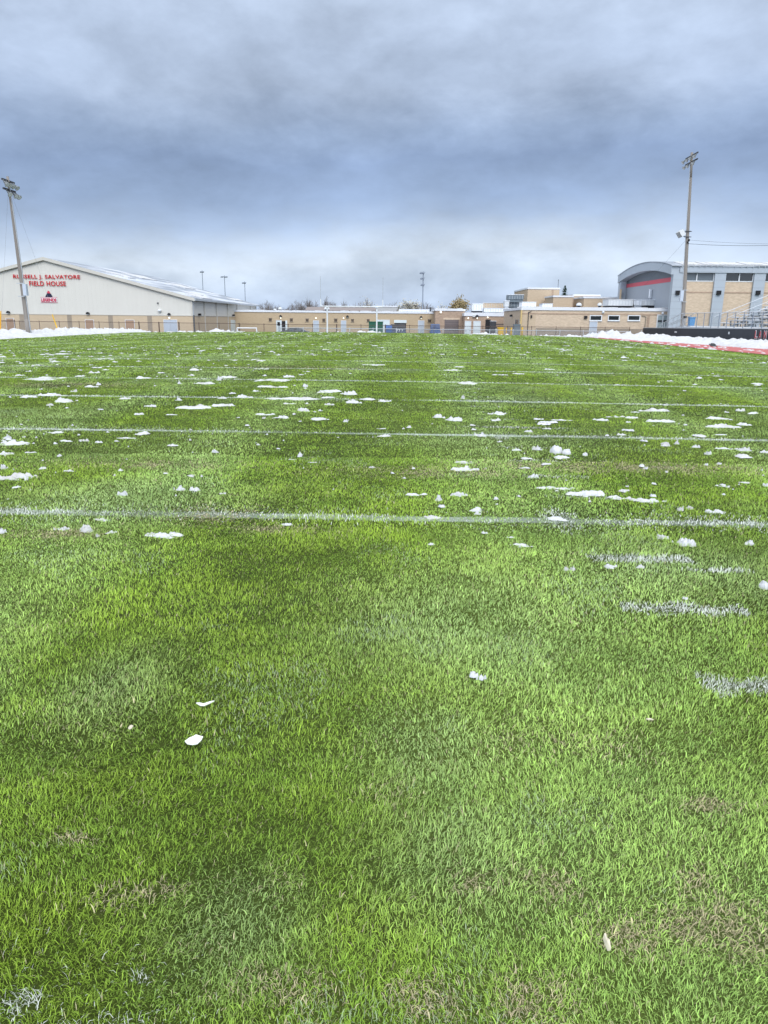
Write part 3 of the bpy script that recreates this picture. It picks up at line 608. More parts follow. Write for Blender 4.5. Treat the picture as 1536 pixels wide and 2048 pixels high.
def paint_mask(x, y):
    wob = (vnoise(x*0.7, y*0.7, 5)-0.5)*0.10
    q = (y-Y0+wob+YD/2) % YD - YD/2
    rag = (vnoise(x*9, y*9, 6)-0.5)*0.07
    n = np.round((y-Y0)/YD)
    line = np.maximum(np.clip((0.10-np.abs(q)+rag*1.5)*15, 0, 1), 0.13*np.clip((0.34-np.abs(q))*6, 0, 1))
    wear = np.clip((fbm(x*0.55+4, y*0.55, 8, 3)-0.27)*4.0, 0.35, 1)
    line = np.where(n == 0, line*np.clip((-x*1.0-0.35)*4, 0, 1)*0.28, line*wear)
    line = np.where((np.abs(x-XC) < 24.4) & (y < 84.2), line, 0)
    yd = YD/5; qh = (y+0.06-Y0+wob*0.12+yd/2) % yd - yd/2
    hm = np.clip((0.112-np.abs(qh)+rag*1.2)*13, 0, 1)*np.clip(0.55+0.9*vnoise(x*5, y*5, 14), 0, 1)
    endn = (vnoise(x*0+y*2.1, y*0, 9)-0.5)*0.12
    near = (x > HASH_X+0.07+endn) & (x < HASH_X+0.78+endn)
    far = (x > XC*2-1.95) & (x < XC*2-1.3)
    hm = 0.97*hm*np.where(near | far, 1, 0)*np.where(y < 5.4, 1.0, 0.35)*np.where(y < 2.6, 0.0, 1)
    return np.maximum(line, hm)
def grass_mat():
    mt = bpy.data.materials.new('grass_blade'); mt.use_nodes = True; nt = mt.node_tree; L = nt.links.new
    b = nt.nodes['Principled BSDF']; out = nt.nodes['Material Output']
    b.inputs['Roughness'].default_value = 0.42; b.inputs['Specular IOR Level'].default_value = 0.22
    at_ = node(nt, 'ShaderNodeAttribute'); at_.attribute_name = 'blade_colour'
    L(at_.outputs['Color'], b.inputs['Base Color'])
    tr = node(nt, 'ShaderNodeBsdfTranslucent'); L(at_.outputs['Color'], tr.inputs[0])
    mx = node(nt, 'ShaderNodeMixShader'); mx.inputs[0].default_value = 0.38; L(b.outputs[0], mx.inputs[1]); L(tr.outputs[0], mx.inputs[2]); L(mx.outputs[0], out.inputs[0])
    return mt
def mixc(a, b, t): return a*(1-t[:, None])+np.array(b)[None, :]*t[:, None]
def build_grass():
    r = np.random.default_rng(3)
    bands = [(0.55, 0.95, 20000, .0024, .040), (0.95, 1.6, 36000, .0024, .040), (1.6, 2.4, 25000, .0028, .040), (2.4, 3.6, 15500, .0034, .041), (3.6, 5.5, 9000, .0045, .042), (5.5, 8.5, 4600, .0068, .043), (8.5, 13, 2000, .010, .045), (13, 20, 1100, .018, .047), (20, 32, 480, .030, .05), (32, 52, 170, .055, .052), (52, 87, 48, .105, .055)]
    V, Fq, S, COL, off = [], [], [], [], 0
    mat_ = grass_mat()
    for y0, y1, dens, wid, ln in bands:
        hw = 0.62*y1+3.0; n = int(dens*(y1-y0)*2*hw)
        y = y0+(y1-y0)*r.random(n); x = (r.random(n)*2-1)*hw
        keep = (np.abs(x) < 0.60*y+2.9) & ((np.abs(x) < 0.585*y+0.6) | (r.random(n) < 0.6)) & (np.abs(x-XC) < 26.2)
        x, y = x[keep], y[keep]
        bare = np.clip(spots(x+0.12*(fbm(x*4, y*4, 81, 2)-.5), y+0.12*(fbm(x*4+9, y*4, 83, 2)-.5), BARE)*(1.9*fbm(x*5, y*5, 31, 4)-0.15), 0, 1)
        straw_n = np.clip((fbm(x*2.3+7, y*2.3, 33, 4)-0.64)*5.0, 0, 1)*np.where(y < 2.6, 0.7, 0.2)
        keep = np.ones(len(x), bool)
        for sx, sy, rx, ry, rz, b in SNOW_AT:
            if sy+ry*1.3 < y0-0.3 or sy-ry*1.3 > y1+0.3: continue
            near = np.nonzero((np.abs(x-sx) < 1.3*max(rx, ry)) & (np.abs(y-sy) < 1.3*max(rx, ry)))[0]
            if len(near) == 0: continue
            dx, dy = x[near]-sx, y[near]-sy; c, s = math.cos(rz), math.sin(rz)
            keep[near[b.covers((dx*c+dy*s)/rx, (-dx*s+dy*c)/ry)]] = False
        x, y, bare, straw_n = x[keep], y[keep], bare[keep], straw_n[keep]; n = len(x)
        # clumps: growth height, lean direction and colour vary together
        f1 = fbm(x*1.5, y*1.5, 12, 4); f2 = fbm(x*0.55+3, y*0.55, 15, 4); f3 = fbm(x*5.5, y*5.5, 18, 3); f4 = fbm(x*0.33+11, y*0.33+5, 22, 4)
        ang = 0.45+ (fbm(x*2.1, y*2.1, 25, 3)-0.5)*7.0+np.where(r.random(n) < .5, (r.random(n)-0.5)*6.28, (r.random(n)-0.5)*3.0)
        lean = np.clip(0.95+0.7*(fbm(x*1.9+4, y*1.9, 28, 3)-0.4)+0.7*(r.random(n)-0.5)+0.8*np.maximum(bare, straw_n*0.6), 0.15, 1.75)
        hgt = ln*0.66*(0.58+0.58*f1+0.5*(f3-0.5))*(0.5+0.85*r.random(n))*(1+0.15*np.clip(bare, 0, 1))
        w = wid*0.70*(0.45+0.95*r.random(n)**1.5)*np.where(r.random(n) < .10, 1.7, 1.0)
        col = np.empty((n, 3)); t = np.clip(0.5+(0.22*f2+0.33*f1+0.45*f3-0.50)*3.0+(r.random(n)-0.5)*0.5, 0, 1); col[:] = np.array(G_DARK)[None]; col = mixc(col, G_LIME, t)
        pale = np.clip(np.maximum((f4-0.54)*3.5, 0.95*spots(x, y, PALE_BANDS)-0.1)+(r.random(n)-0.5)*0.35, 0, 1)
        col = mixc(col, G_PALE, pale*0.75)
        lane = np.sin(1.9*(x-0.045*y)+1.4*(fbm(x*.5, y*.2, 90, 2)-.5)); col = mixc(col, G_PALE, np.clip(lane, 0, 1)*0.40)*(1+0.16*lane)[:, None]*(1.0 if y1 < 14 else 0.86)
        st = np.clip(np.maximum(bare*0.8, straw_n*0.45), 0, 1); isst = r.random(n) < st
        col = np.where(isst[:, None], np.array(G_STRAW)[None]*(0.55+0.6*r.random(n))[:, None], col)
        dead = r.random(n) < (0.03 if y1 < 9 else 0.008); col = np.where(dead[:, None], np.array(G_STRAW)[None]*0.8, col)
        vv = 1.0 if y1 < 3.7 else 0.85 if y1 < 5.6 else 0.65 if y1 < 9 else 0.5 if y1 < 14 else 0.4; col = col*(1+vv*(-0.36+0.74*r.random(n)**1.1))[:, None]
        pt = np.maximum(paint_mask(x, y), np.clip(spots(x, y, PAINTED_SPOTS)*1.5-0.25, 0, 1)*0.9)
        isp = r.random(n) < pt*0.98
        col = np.where(isp[:, None], np.array((.90, .93, .88))[None]*(0.86+0.2*r.random(n))[:, None], col)
        hz = r.random(n) < np.clip((fbm(x*1.7+1, y*1.7+8, 44, 3)-0.60)*1.6, 0, .22)   # old paint still on a few blades
        col = np.where(hz[:, None], mixc(col, (.50, .57, .47), np.full(n, .6)), col)
        z = gz(x, y)-0.002
        ax, ay = np.cos(ang), np.sin(ang)
        wd = ang+math.pi/2+(r.random(n)-0.5)*1.4
        # wider faces toward the lens side would be a trick: blades are turned at random about their lean
        wx, wy = np.cos(wd)*w/2, np.sin(wd)*w/2
        up1 = hgt*0.58*np.cos(lean*0.45); o1 = hgt*0.58*np.sin(lean*0.45)
        up2 = up1+hgt*0.5*np.cos(lean*1.15); o2 = o1+hgt*0.5*np.sin(lean*1.15)
        P = lambda ox, oz, k: np.stack([x+ax*ox+wx*k, y+ay*ox+wy*k, z+oz], -1)
        if y1 <= 8.6:
            vs = np.stack([P(0, 0, -1), P(0, 0, 1), P(o1, up1, .85), P(o1, up1, -.85), P(o2, up2, 0)], 1); k = 5
            idx = np.arange(n)[:, None]*5+off; f = np.concatenate([idx+np.array([[0, 1, 2, 3]]), idx+np.array([[3, 2, 4]])], 1)
            Fq.append(f.ravel()); S.append(np.tile([4, 3], n))
        else:
            vs = np.stack([P(0, 0, -1), P(0, 0, 1), P(o2, up2, 0)], 1); k = 3
            idx = np.arange(n)[:, None]*3+off; Fq.append((idx+np.array([[0, 1, 2]])).ravel()); S.append(np.full(n, 3))
        V.append(vs.reshape(-1, 3)); COL.append(np.repeat(col, k, 0)); off += n*k
    V = np.concatenate(V); COL = np.concatenate(COL)
    o = fast_mesh('grass', V, np.concatenate(Fq), np.concatenate(S), mat_)
    at_ = o.data.attributes.new('blade_colour', 'FLOAT_COLOR', 'POINT')
    at_.data.foreach_set('color', np.concatenate([COL, np.ones((len(COL), 1))], 1).astype(np.float32).ravel())
    finish(o, 'short mown green grass blades with worn white paint and straw patches', 'grass', kind='stuff')
    print('grass verts', len(V))
build_grass()

# ------------------------------------------------------------------ buildings
def rect(px0, py0, px1, py1, Y):
    a = at(px0, (py0+py1)/2, Y); b = at(px1, (py0+py1)/2, Y); t = at((px0+px1)/2, py0, Y); q = at((px0+px1)/2, py1, Y)
    return a.x, b.x, q.z, t.z
def door(parent, x0, x1, z0, z1, y, material, leaves=1, handle=True, frame=0.06, name='door', fmat='white'):
    """A door standing 5 cm proud in a frame on a wall facing the field."""
    d = MB(); n = leaves; w = (x1-x0)/n
    for i in range(n): d.box(x0+i*w+0.012, x0+(i+1)*w-0.012, y-0.05, y-0.003, z0, z1)
    o = d.build(name, material, parent)
    f = MB(); f.box(x0-frame, x0-0.002, y-0.08, y-0.003, z0, z1+frame); f.box(x1+0.002, x1+frame, y-0.08, y-0.003, z0, z1+frame); f.box(x0, x1, y-0.08, y-0.003, z1+0.003, z1+frame)
    f.build('frame', M['door_blue'] if fmat == 'door' else M['fascia'], o)
    if handle:
        h = MB()
        for i in range(n): h.box(x0+(i+0.85)*w-0.03, x0+(i+0.85)*w+0.03, y-0.11, y-0.052, z0+0.95, z0+1.12)
        h.build('handle', M['galv'], o)
    return o
def window(parent, x0, x1, z0, z1, y, glass, frame=0.12, name='window', fmat='white', mull=0, sill=True):
    g = MB().box(x0, x1, y-0.03, y-0.003, z0, z1).build(name, M[glass], parent)
    f = MB(); e = frame
    f.box(x0-e, x0-0.002, y-0.07, y-0.003, z0-e, z1+e); f.box(x1+0.002, x1+e, y-0.07, y-0.003, z0-e, z1+e)
    f.box(x0, x1, y-0.07, y-0.003, z1+0.002, z1+e); f.box(x0, x1, y-0.07, y-0.003, z0-e, z0-0.002)
    for k in range(mull):
        xm = x0+(x1-x0)*(k+1)/(mull+1); f.box(xm-e/2, xm+e/2, y-0.066, y-0.032, z0, z1)
    f.build('frame', M[fmat], g)
    if sill: MB().box(x0-e-0.05, x1+e+0.05, y-0.14, y-0.072, z0-e-0.05, z0-e+0.02).build('sill', M[fmat], g)
    return g
def louvre_vent(parent, x0, x1, z0, z1, y):
    v = MB(); n = 6
    v.box(x0, x1, y-0.04, y-0.003, z0, z1)
    for k in range(n):
        zz = z0+(z1-z0)*(k+0.15)/n; v.prism([(x0+.04, y-.10, zz), (x0+.04, y-.042, zz+.09), (x0+.04, y-.042, zz)], (x1-x0-.08, 0, 0))
    o = v.build('louvre_window', M['louvre'], parent)
    f = MB(); f.box(x0-.09, x1+.09, y-.09, y-.003, z0-.10, z0-.003); f.box(x0-.09, x1+.09, y-.06, y-.003, z1+.003, z1+.08); f.build('frame', M['base_course'], o)
def wall_lamp(parent, x, z, y, s=0.45, lit=False, facing=None):
    """A half-round wall pack: back plate and hood."""
    m_ = MB(); pts = []
    for k in range(7):
        a = math.pi*k/6; pts.append((x-s/2*math.cos(a), y-0.01, z+s*0.62*math.sin(a)))
    if facing is None: m_.prism(pts, (0, -s*0.8, 0))
    else:
        pts = [(x-0.01*facing*-1, y-s/2*math.cos(math.pi*k/6), z+s*0.62*math.sin(math.pi*k/6)) for k in range(7)]; m_.prism(pts, (s*0.8*facing, 0, 0))
    o = m_.build('wall_lamp', M['black'], parent)
    l = MB()
    if facing is None: l.box(x-s*0.3, x+s*0.3, y-s*0.7, y-0.06, z-0.07, z-0.004)
    else: l.box(x+facing*0.06, x+facing*s*0.7, y-s*0.3, y+s*0.3, z-0.07, z-0.004)
    l.build('lens', M['lit'] if lit else M['lens'], o)
def small_light(parent, x, z, y, r=0.13, lit=False):
    o = MB().lathe((x, y-r-0.01, z), [(r*.3, -r), (r*.9, -r*.5), (r, 0), (r*.9, r*.5), (r*.3, r)], 10).build('door_light', M['lit'] if lit else M['lens'], parent, True)
    MB().box(x-r*.9, x+r*.9, y-0.03, y-0.002, z-r*1.1, z+r*1.4).build('base', M['fascia'], o)

def onx(px, X, py=640):                    # how far off a column of the picture meets a wall standing along the field
    d = ray(px, py); return X*d.y/d.x
# ---- field house
def field_house():
    Y = 115.0; Y2 = 168.0; xr = at(383, 597, Y).x; ze = at(383, 597, Y).z; xk = at(88, 517, Y).x; zk = at(88, 517, Y).z; xl = 2*xk-xr; zb = -1.35
    zw = at(240, 630, Y).z
    t = thing('field_house', 'large cream metal gabled field house with red wall letters and snowy roof', 'building', (xk, Y, zb))
    w = MB()
    w.prism([(xl, Y, zw), (xr, Y, zw), (xr, Y, ze), (xk, Y, zk-0.1), (xl, Y, ze)], (0, Y2-Y, 0))
    x = xl+0.3
    while x < xr-0.2:
        zt = ze+(zk-ze)*(1-abs(x-xk)/(xr-xk))-0.25; w.box(x-0.04, x+0.04, Y-0.011, Y-0.004, zw+0.02, zt); x += 0.61
    w.build('siding_wall', M['siding'], t)
    MB().box(xl-0.06, xr+0.06, Y-0.06, Y2+0.06, zb, zw-0.01).build('brick_base', M['tan_brick'], t)
    cap = MB(); cap.box(xl-0.1, xr+0.1, Y-0.11, Y-0.065, zw-0.05, zw+0.06); cap.box(xr+0.065, xr+0.11, Y-0.1, Y2, zw-0.05, zw+0.06); cap.build('base_trim', M['siding_trim'], t)
    # roof: two slabs with overhang, panels ribbed, thawing snow on them
    for s in (-1, 1):
        xe = xk+s*(xr-xk+0.55); zze = zk-(zk-ze)*((xr-xk+0.55)/(xr-xk)); p = []
        r = MB(); r.prism([(xk, Y-0.35, zk+0.16), (xe, Y-0.35, zze+0.16), (xe, Y-0.35, zze-0.06), (xk, Y-0.35, zk-0.06)], (0, Y2-Y+1.5, 0))
        r.build('roof', M['roof_snow'], t)
        rk = MB(); rk.prism([(xk, Y-0.40, zk+0.20), (xe, Y-0.40, zze+0.20), (xe, Y-0.40, zze-0.26), (xk, Y-0.40, zk-0.26)], (0, 0.045, 0)); rk.build('rake_trim', M['siding_trim'], t)
        if s > 0:
            g = MB(); g.box(xe, xe+0.16, Y-0.4, Y2+0.7, zze-0.16, zze+0.13); g.build('gutter', M['galv'], t)
    # thicker drifts of snow on the visible slope
    sn = MB(); rr = random.Random(4)
    rs = []
    for k in range(7):
        u = 0.12+0.86*rr.random(); yy = Y+2+(Y2-Y-6)*rr.random(); L_ = 3+9*rr.random(); wv = 0.03+0.09*rr.random()
        x0 = xk+(xr-xk)*u; x1 = xk+(xr-xk)*min(1.0, u+wv*1.6); za = zk-(zk-ze)*(x0-xk)/(xr-xk)+0.165; zb_ = zk-(zk-ze)*(x1-xk)/(xr-xk)+0.165
        pts = [(x0, yy, za), (x1, yy+0.3, zb_), (x1, yy+L_*.8, zb_), (x0+0.2, yy+L_, za)]
        sn.prism(pts, (0.05, 0, 0.11))
    sn.build('snow_cover', M['snow'], t)['kind'] = 'stuff'
    # side wall pilaster strips and downspouts
    for k, yy in enumerate((Y+0.15, onx(410, xr+.1), onx(434, xr+.1), onx(456, xr+.1), onx(475, xr+.1), 160.5)):
        d = MB(); d.box(xr+0.07, xr+0.20, yy-0.09, yy+0.09, ze-0.25, zb+0.1 if k else zb+0.1)
        d.build('downspout', M['siding_trim'] if k else M['galv'], t)
    # corner trim
    MB().box(xr-0.12, xr+0.09, Y-0.13, Y-0.065, zw+0.07, ze-0.1).build('corner_trim', M['siding_trim'], t)
    # doors in the gable wall
    yb = Y-0.06
    for px0, px1, py0, mt_, lv in ((14, 29, 637, 'door_tan', 1), (172, 188, 640, 'door_tan', 1), (252, 269, 640.5, 'door_tan', 1), (328.5, 354.5, 640, 'door_blue', 2)):
        x0, x1, _, z1 = rect(px0, py0, px1, 660, Y); door(t, x0, x1, zb+0.05, z1, yb, M[mt_], lv)
    for px, py in ((18, 626), (177, 628)): p = at(px, py, Y); wall_lamp(t, p.x, p.z, Y-0.055, 0.48)
    p = at(339, 630, Y); wall_lamp(t, p.x, p.z, Y-0.055, 0.46); small_light(t, p.x, p.z-0.42, Y-0.06, .13, True)
    p = at(320, 621, Y); o = MB().lathe((p.x, Y-.2, p.z), [(.12, -.2), (.24, -.12), (.26, 0), (.2, .14), (.05, .2)], 12).build('satellite_dome', M['white'], t, True)
    p = at(316, 606, Y); MB().box(p.x-.1, p.x+.1, Y-.2, Y-.055, p.z-.08, p.z+.08).build('camera_box', M['charcoal'], t)
    for px, py in ((398, 631), (466, 632)):
        yy = onx(px, xr+.1); z = at(px, py, yy).z; wall_lamp(t, xr+0.06, z, yy, 0.5, facing=1)
    # side door
    dr = MB(); dr.box(xr+0.065, xr+0.11, onx(461.5, xr+.1), onx(471, xr+.1), zb+.05, 1.15); dr.build('door', M['door_white'], t)
    # black ladder post at the corner
    ld = MB()
    for q in (0, .5): ld.tube((xr+.28, Y-.5+q, zb), (xr+.28, Y-.5+q, zw+.1), .04, n=6)
    for k in range(8): ld.tube((xr+.28, Y-.5, zb+.3+k*.36), (xr+.28, Y, zb+.3+k*.36), .025, n=5)
    ld.build('ladder', M['black'], t)
    # expansion joints in the brick
    j = MB()
    for px in (45, 140, 222, 300): x = at(px, 645, Y).x; j.box(x-.35, x+.35, Y-.075, Y-.062, zb, zw-.06)
    j.build('brick_panel', M['base_course'], t)
    # lettering
    def words(wd, px0, px1, py0, py1):
        a = at(px0, py1, Y-.06); b = at(px1, py1, Y-.06); h = at((px0+px1)/2, py0, Y-.06).z-at((px0+px1)/2, py1, Y-.06).z
        lettering(wd, b.x-a.x, h, .06, .012, M['red_paint'], t, ((a.x+b.x)/2, Y-.115, (a.z+b.z)/2), (math.pi/2, 0, 0), spacing=1.08)
    words('RUSSELL J. SALVATORE', 27.5, 161, 549.6, 559.6); words('FIELD HOUSE', 59.5, 132.5, 562.4, 571.9)
    # sign: word banner with a plain peaked shape over it
    a = at(83, 605, Y); b = at(114, 597, Y); c = at(98, 583, Y)
    sg = MB(); sg.box(a.x, b.x, Y-.085, Y-.06, a.z+.05, a.z+.72); sg.build('sign_board', M['white'], t)
    so = MB(); so.box(a.x-.05, b.x+.05, Y-.0845, Y-.0605, a.z-.01, a.z+.045); so.box(a.x-.05, b.x+.05, Y-.0845, Y-.0605, a.z+.725, a.z+.78); so.build('sign_border', M['pink'], t)
    lettering('LEGENDS', (b.x-a.x)*.95, .50, .03, .05, M['pink'], t, ((a.x+b.x)/2, Y-.105, a.z+.13), (math.pi/2, 0, 0))
    zz = a.z+.79; cx = c.x-.05
    MB().prism([(cx-.55, Y-.07, zz), (cx+.55, Y-.07, zz), (cx+.38, Y-.07, zz+.42), (cx+.12, Y-.07, zz+.62), (cx-.22, Y-.07, zz+.55), (cx-.42, Y-.07, zz+.3)], (0, -.04, 0)).build('sign_emblem', M['navy'], t)
    MB().prism([(cx-.24, Y-.115, zz+.58), (cx+.30, Y-.115, zz+.52), (cx+.16, Y-.115, zz+.82), (cx-.04, Y-.115, zz+.95)], (0, -.03, 0)).build('sign_emblem_tip', M['pink'], t)
field_house()

def flat_roofed(t, x0, x1, y0, y1, zb, zt, wall_m, fascia_h=0.35, fm='fascia', over=0.12, snow=True):
    MB().box(x0, x1, y0, y1, zb, zt-fascia_h).build('wall', M[wall_m], t)
    MB().box(x0-over, x1+over, y0-over, y1+over, zt-fascia_h+0.003, zt).build('roof', M[fm], t)
    if snow:
        s = MB(); r = random.Random(int(abs(x0)*10)+3); x = x0
        while x < x1-0.3:
            w = 0.6+1.8*r.random(); xe = min(x+w, x1); h = 0.04+0.12*r.random()
            s.prism([(x, y0+.02, zt+.003), (xe, y0+.02, zt+.003), (xe-.12*r.random(), y0+.02, zt+h), ((x+xe)/2, y0+.02, zt+h*1.25), (x+.12*r.random(), y0+.02, zt+h)], (0, 2.5, 0)); x = xe+0.01+(0.5*r.random() if r.random() < .3 else 0)
        s.build('snow_cover', M['snow'], t)

def low_wing():
    Y = 145.0; x0 = at(480, 640, Y).x-1.0; x1 = at(870.5, 640, Y).x; zt = 2.93; zb = -1.25
    t = thing('school_wing', 'long low tan brick school wing with white roof edge and small louvred windows', 'building', (x0, Y, zb))
    flat_roofed(t, x0, x1, Y, Y+22, zb, zt, 'yellow_brick', 0.28)
    def R(px0, px1, py0, py1=664): a, b, q, z = rect(px0, py0, px1, py1, Y); return a, b, q, z
    for px0, px1, lv in ((627, 637.5, 1), (682.5, 692, 1), (836.5, 848, 1)):
        a, b, q, z = R(px0, px1, 641.5); door(t, a, b, zb+.05, z, Y, M['door_blue'], lv); small_light(t, (a+b)/2, z+.45, Y, .12, True)
    a, b, q, z = R(553, 571, 641); door(t, a, b-.75, zb+.05, z, Y, M['door_white']); MB().box(b-.72, b-.02, Y-.03, Y-.004, zb+.05, z-.1).build('open_doorway', M['black'], t)
    MB().box(b, b+.35, Y-.06, Y-.004, zb+.05, z).build('door_jamb', M['door_white'], t); small_light(t, (a+b)/2, z+.45, Y, .12, True)
    for px0, px1, py0, py1 in ((538, 543.5, 636.5, 642), (580, 585.5, 637, 643), (611.5, 617, 637.5, 643), (645, 650.5, 637.5, 643.5), (668.5, 674.5, 637.5, 643.5), (702.5, 707.5, 638.5, 643.5), (734, 739, 638.5, 643.5), (856, 862, 639, 644.5)):
        a, b, q, z = R(px0, px1, py0, py1); louvre_vent(t, a, b, q, z, Y)
    for px, py in ((561.5, 633.5), (695, 634), (842, 635.5)): p = at(px, py, Y); wall_lamp(t, p.x, p.z, Y-.003, .5)
    a, b, q, z = R(753, 779, 640)
    door(t, a, b, zb+.05, z, Y, M['door_white'], 1, False, name='overhead_door')
    a, b, q, z = R(789, 812, 640); MB().box(a, b, Y-.02, Y-.004, zb+.05, z-.55).build('open_bay', M['black'], t); MB().box(a-.1, b+.1, Y-.07, Y-.004, z-.54, z).build('overhead_door', M['door_white'], t)
low_wing()

def garage_block():
    Y = 138.0; x0 = at(870.5, 640, Y).x; x1 = at(929, 640, Y).x; zt = at(900, 618, Y).z; zb = -1.25
    t = thing('garage_block', 'tall square brown brick garage block with taupe overhead door', 'building', (x0, Y, zb))
    flat_roofed(t, x0, x1, Y, Y+20, zb, zt, 'brown_brick', 0.33)
    a, b, q, z = rect(889, 639.5, 917, 664, Y)
    o = MB().box(a, b, Y-.03, Y-.004, zb+.05, z).build('overhead_door', M['door_taupe'], t)
    s = MB()
    for k in range(1, 6): s.box(a, b, Y-.045, Y-.032, zb+.05+(z-zb)*k/6-.02, zb+.05+(z-zb)*k/6+.02)
    s.build('panel_seam', M['charcoal'], o)
    MB().box(a-.25, b+.25, Y-.06, Y-.004, z+.003, z+.32).build('lintel', M['buff_brick'], t)
    p = at(881.5, 624.5, Y); small_light(t, p.x, p.z, Y, .17, True)
garage_block()

def service_court():
    Y = 134.0; x0 = at(929.3, 640, Y).x; x1 = at(1009, 640, Y).x; zt = at(968, 626.5, Y).z; zb = -1.25
    t = thing('service_court_block', 'recessed brown brick block with two pale doors and a high snowy fascia', 'building', (x0, Y, zb))
    flat_roofed(t, x0, x1, Y, Y+16, zb, zt, 'brown_brick', 0.50)
    for px0, px1 in ((928.8, 941.5), (947, 960.5)):
        a, b, q, z = rect(px0, 642.5, px1, 664, Y); a = max(a, x0+.1); door(t, a, b, zb+.05, z, Y, M['door_white'], handle=True); small_light(t, (a+b)/2, z+.5, Y, .12, True)
    a, b, q, z = rect(970.5, 639, 981, 664, Y); MB().box(a, b, Y-.02, Y-.004, zb+.05, z).build('open_doorway', M['black'], t); small_light(t, (a+b)/2-.1, z+.35, Y, .12, True)
    p = at(954, 632.5, Y); wall_lamp(t, p.x, p.z-.1, Y-.003, .55); MB().box(p.x-.75, p.x-.35, Y-.3, Y-.004, p.z-.15, p.z+.18).build('junction_box', M['unit'], t)
    # flat pipes and shelving frame at the end
    pr = MB()
    for k, zz in enumerate((.9, .35, -.05)): pr.tube((at(990, 650, Y-1).x, Y-.6-.1*k, zz), (at(1008, 650, Y-1).x, Y-.6-.1*k, zz), .07, n=7)
    pr.build('pipe_run', M['charcoal'], t)
service_court()

def right_wing():
    Y = 112.0; x0 = at(1043, 640, Y).x; x1 = at(1340, 640, Y).x-.1; zt = at(1190, 616, Y).z; zb = -1.35; Y2 = 130.5
    t = thing('classroom_wing', 'mottled buff brick wing with white framed strip windows and snowy roof edge', 'building', (x0, Y, zb))
    MB().box(x0, x1, Y, Y2, zb, zt-.38).build('wall', M['buff_brick'], t)
    MB().box(x0-.12, x1, Y-.12, Y2+.5, zt-.377, zt).build('roof', M['fascia'], t)
    s = MB(); r = random.Random(8); x = x0
    while x < x1-.5:
        xe = min(x1, x+1+2.5*r.random()); h = .05+.09*r.random(); s.prism([(x, Y+.02, zt+.003), (xe, Y+.02, zt+.003), (xe-.1, Y+.02, zt+h), ((x+xe)/2, Y+.02, zt+h*1.2), (x+.1, Y+.02, zt+h)], (0, 5, 0)); x = xe+.02
    s.build('snow_cover', M['snow'], t)
    zc = at(1190, 628.5, Y).z
    MB().box(x0-.02, x1, Y-.03, Y-.004, zc-.10, zc+.10).build('soldier_course', M['brown_brick'], t)
    zq = at(1190, 660, Y).z; MB().box(at(1072, 650, Y).x, x1, Y-.05, Y-.004, zb, at(1190, 657, Y).z).build('base_course', M['base_course'], t)
    # end panel at the corner, paler
    MB().box(x0-.03, at(1071, 640, Y).x, Y-.035, Y-.004, zb, zc-.12).build('corner_panel', M['far_brick'], t)
    MB().tube((x0-.1, Y-.18, zb), (x0-.1, Y-.18, zt-.4), .13, n=8).build('yellow_downpipe', pm('cream_yellow_pipe', (.58, .43, .20), .5, .08, 2), t)
    xx = at(1056, 640, Y).x; MB().path([(xx, Y-.12, zb), (xx, Y-.12, zc+.2), (xx+.4, Y-.12, zc+.3)], .05).build('downspout', M['charcoal'], t)
    for px0, px1, g in ((1181, 1202, 'glass'), (1217.5, 1237.5, 'glass'), (1257, 1278.5, 'glass')):
        a, b, q, z = rect(px0, 632, px1, 640, Y); window(t, a, b, q, z, Y, g, .13)
    a, b, q, z = rect(1315, 631, 1335, 655, Y); window(t, a, b, -.4, z, Y, 'glass_pale', .14, mull=1)
    MB().box(a, b, Y-.034, Y-.031, z-.95, z-.65).build('window_blind', M['charcoal'], t)
    a, b, q, z = rect(1179, 644, 1193, 668, Y); door(t, a, b, zb+.1, z, Y-.05, M['door_blue'])
    for px, py, sx in ((1062.5, 633, .16), (1171, 634.5, .36)):
        p = at(px, py, Y); MB().box(p.x-sx*.6, p.x+sx*.6, Y-.25, Y-.036, p.z-.2, p.z+.2).build('wall_lamp', M['black'], t)
    p = at(1206, 624.5, Y); small_light(t, p.x, p.z, Y, .17); p = at(1325, 627, Y); small_light(t, p.x, p.z, Y, .16)
    xx = at(1291, 640, Y).x; MB().path([(xx-.6, Y-.1, zc-.16), (xx, Y-.1, zc-.25), (xx, Y-.1, zb)], .06).build('downspout', M['base_course'], t)
    MB().box(xx+.25, xx+.55, Y-.08, Y-.004, zb, zc-.14).build('brick_pier', M['brown_brick'], t)
    # side wall facing the court: lamp and a small window
    z = at(1025, 633, 120).z; wall_lamp(t, x0-.003, z, 121, .5, facing=-1)
    gl = MB().box(x0-.03, x0-.004, 114.5, 117.5, z-1.9, z-.5).build('window', M['glass'], t)
    MB().box(x0-.05, x0-.004, 114.3, 114.48, z-2.0, z-.4).box(x0-.05, x0-.004, 117.52, 117.7, z-2.0, z-.4).box(x0-.05, x0-.034, 115.9, 116.0, z-1.9, z-.5).build('frame', M['galv'], gl)
right_wing()

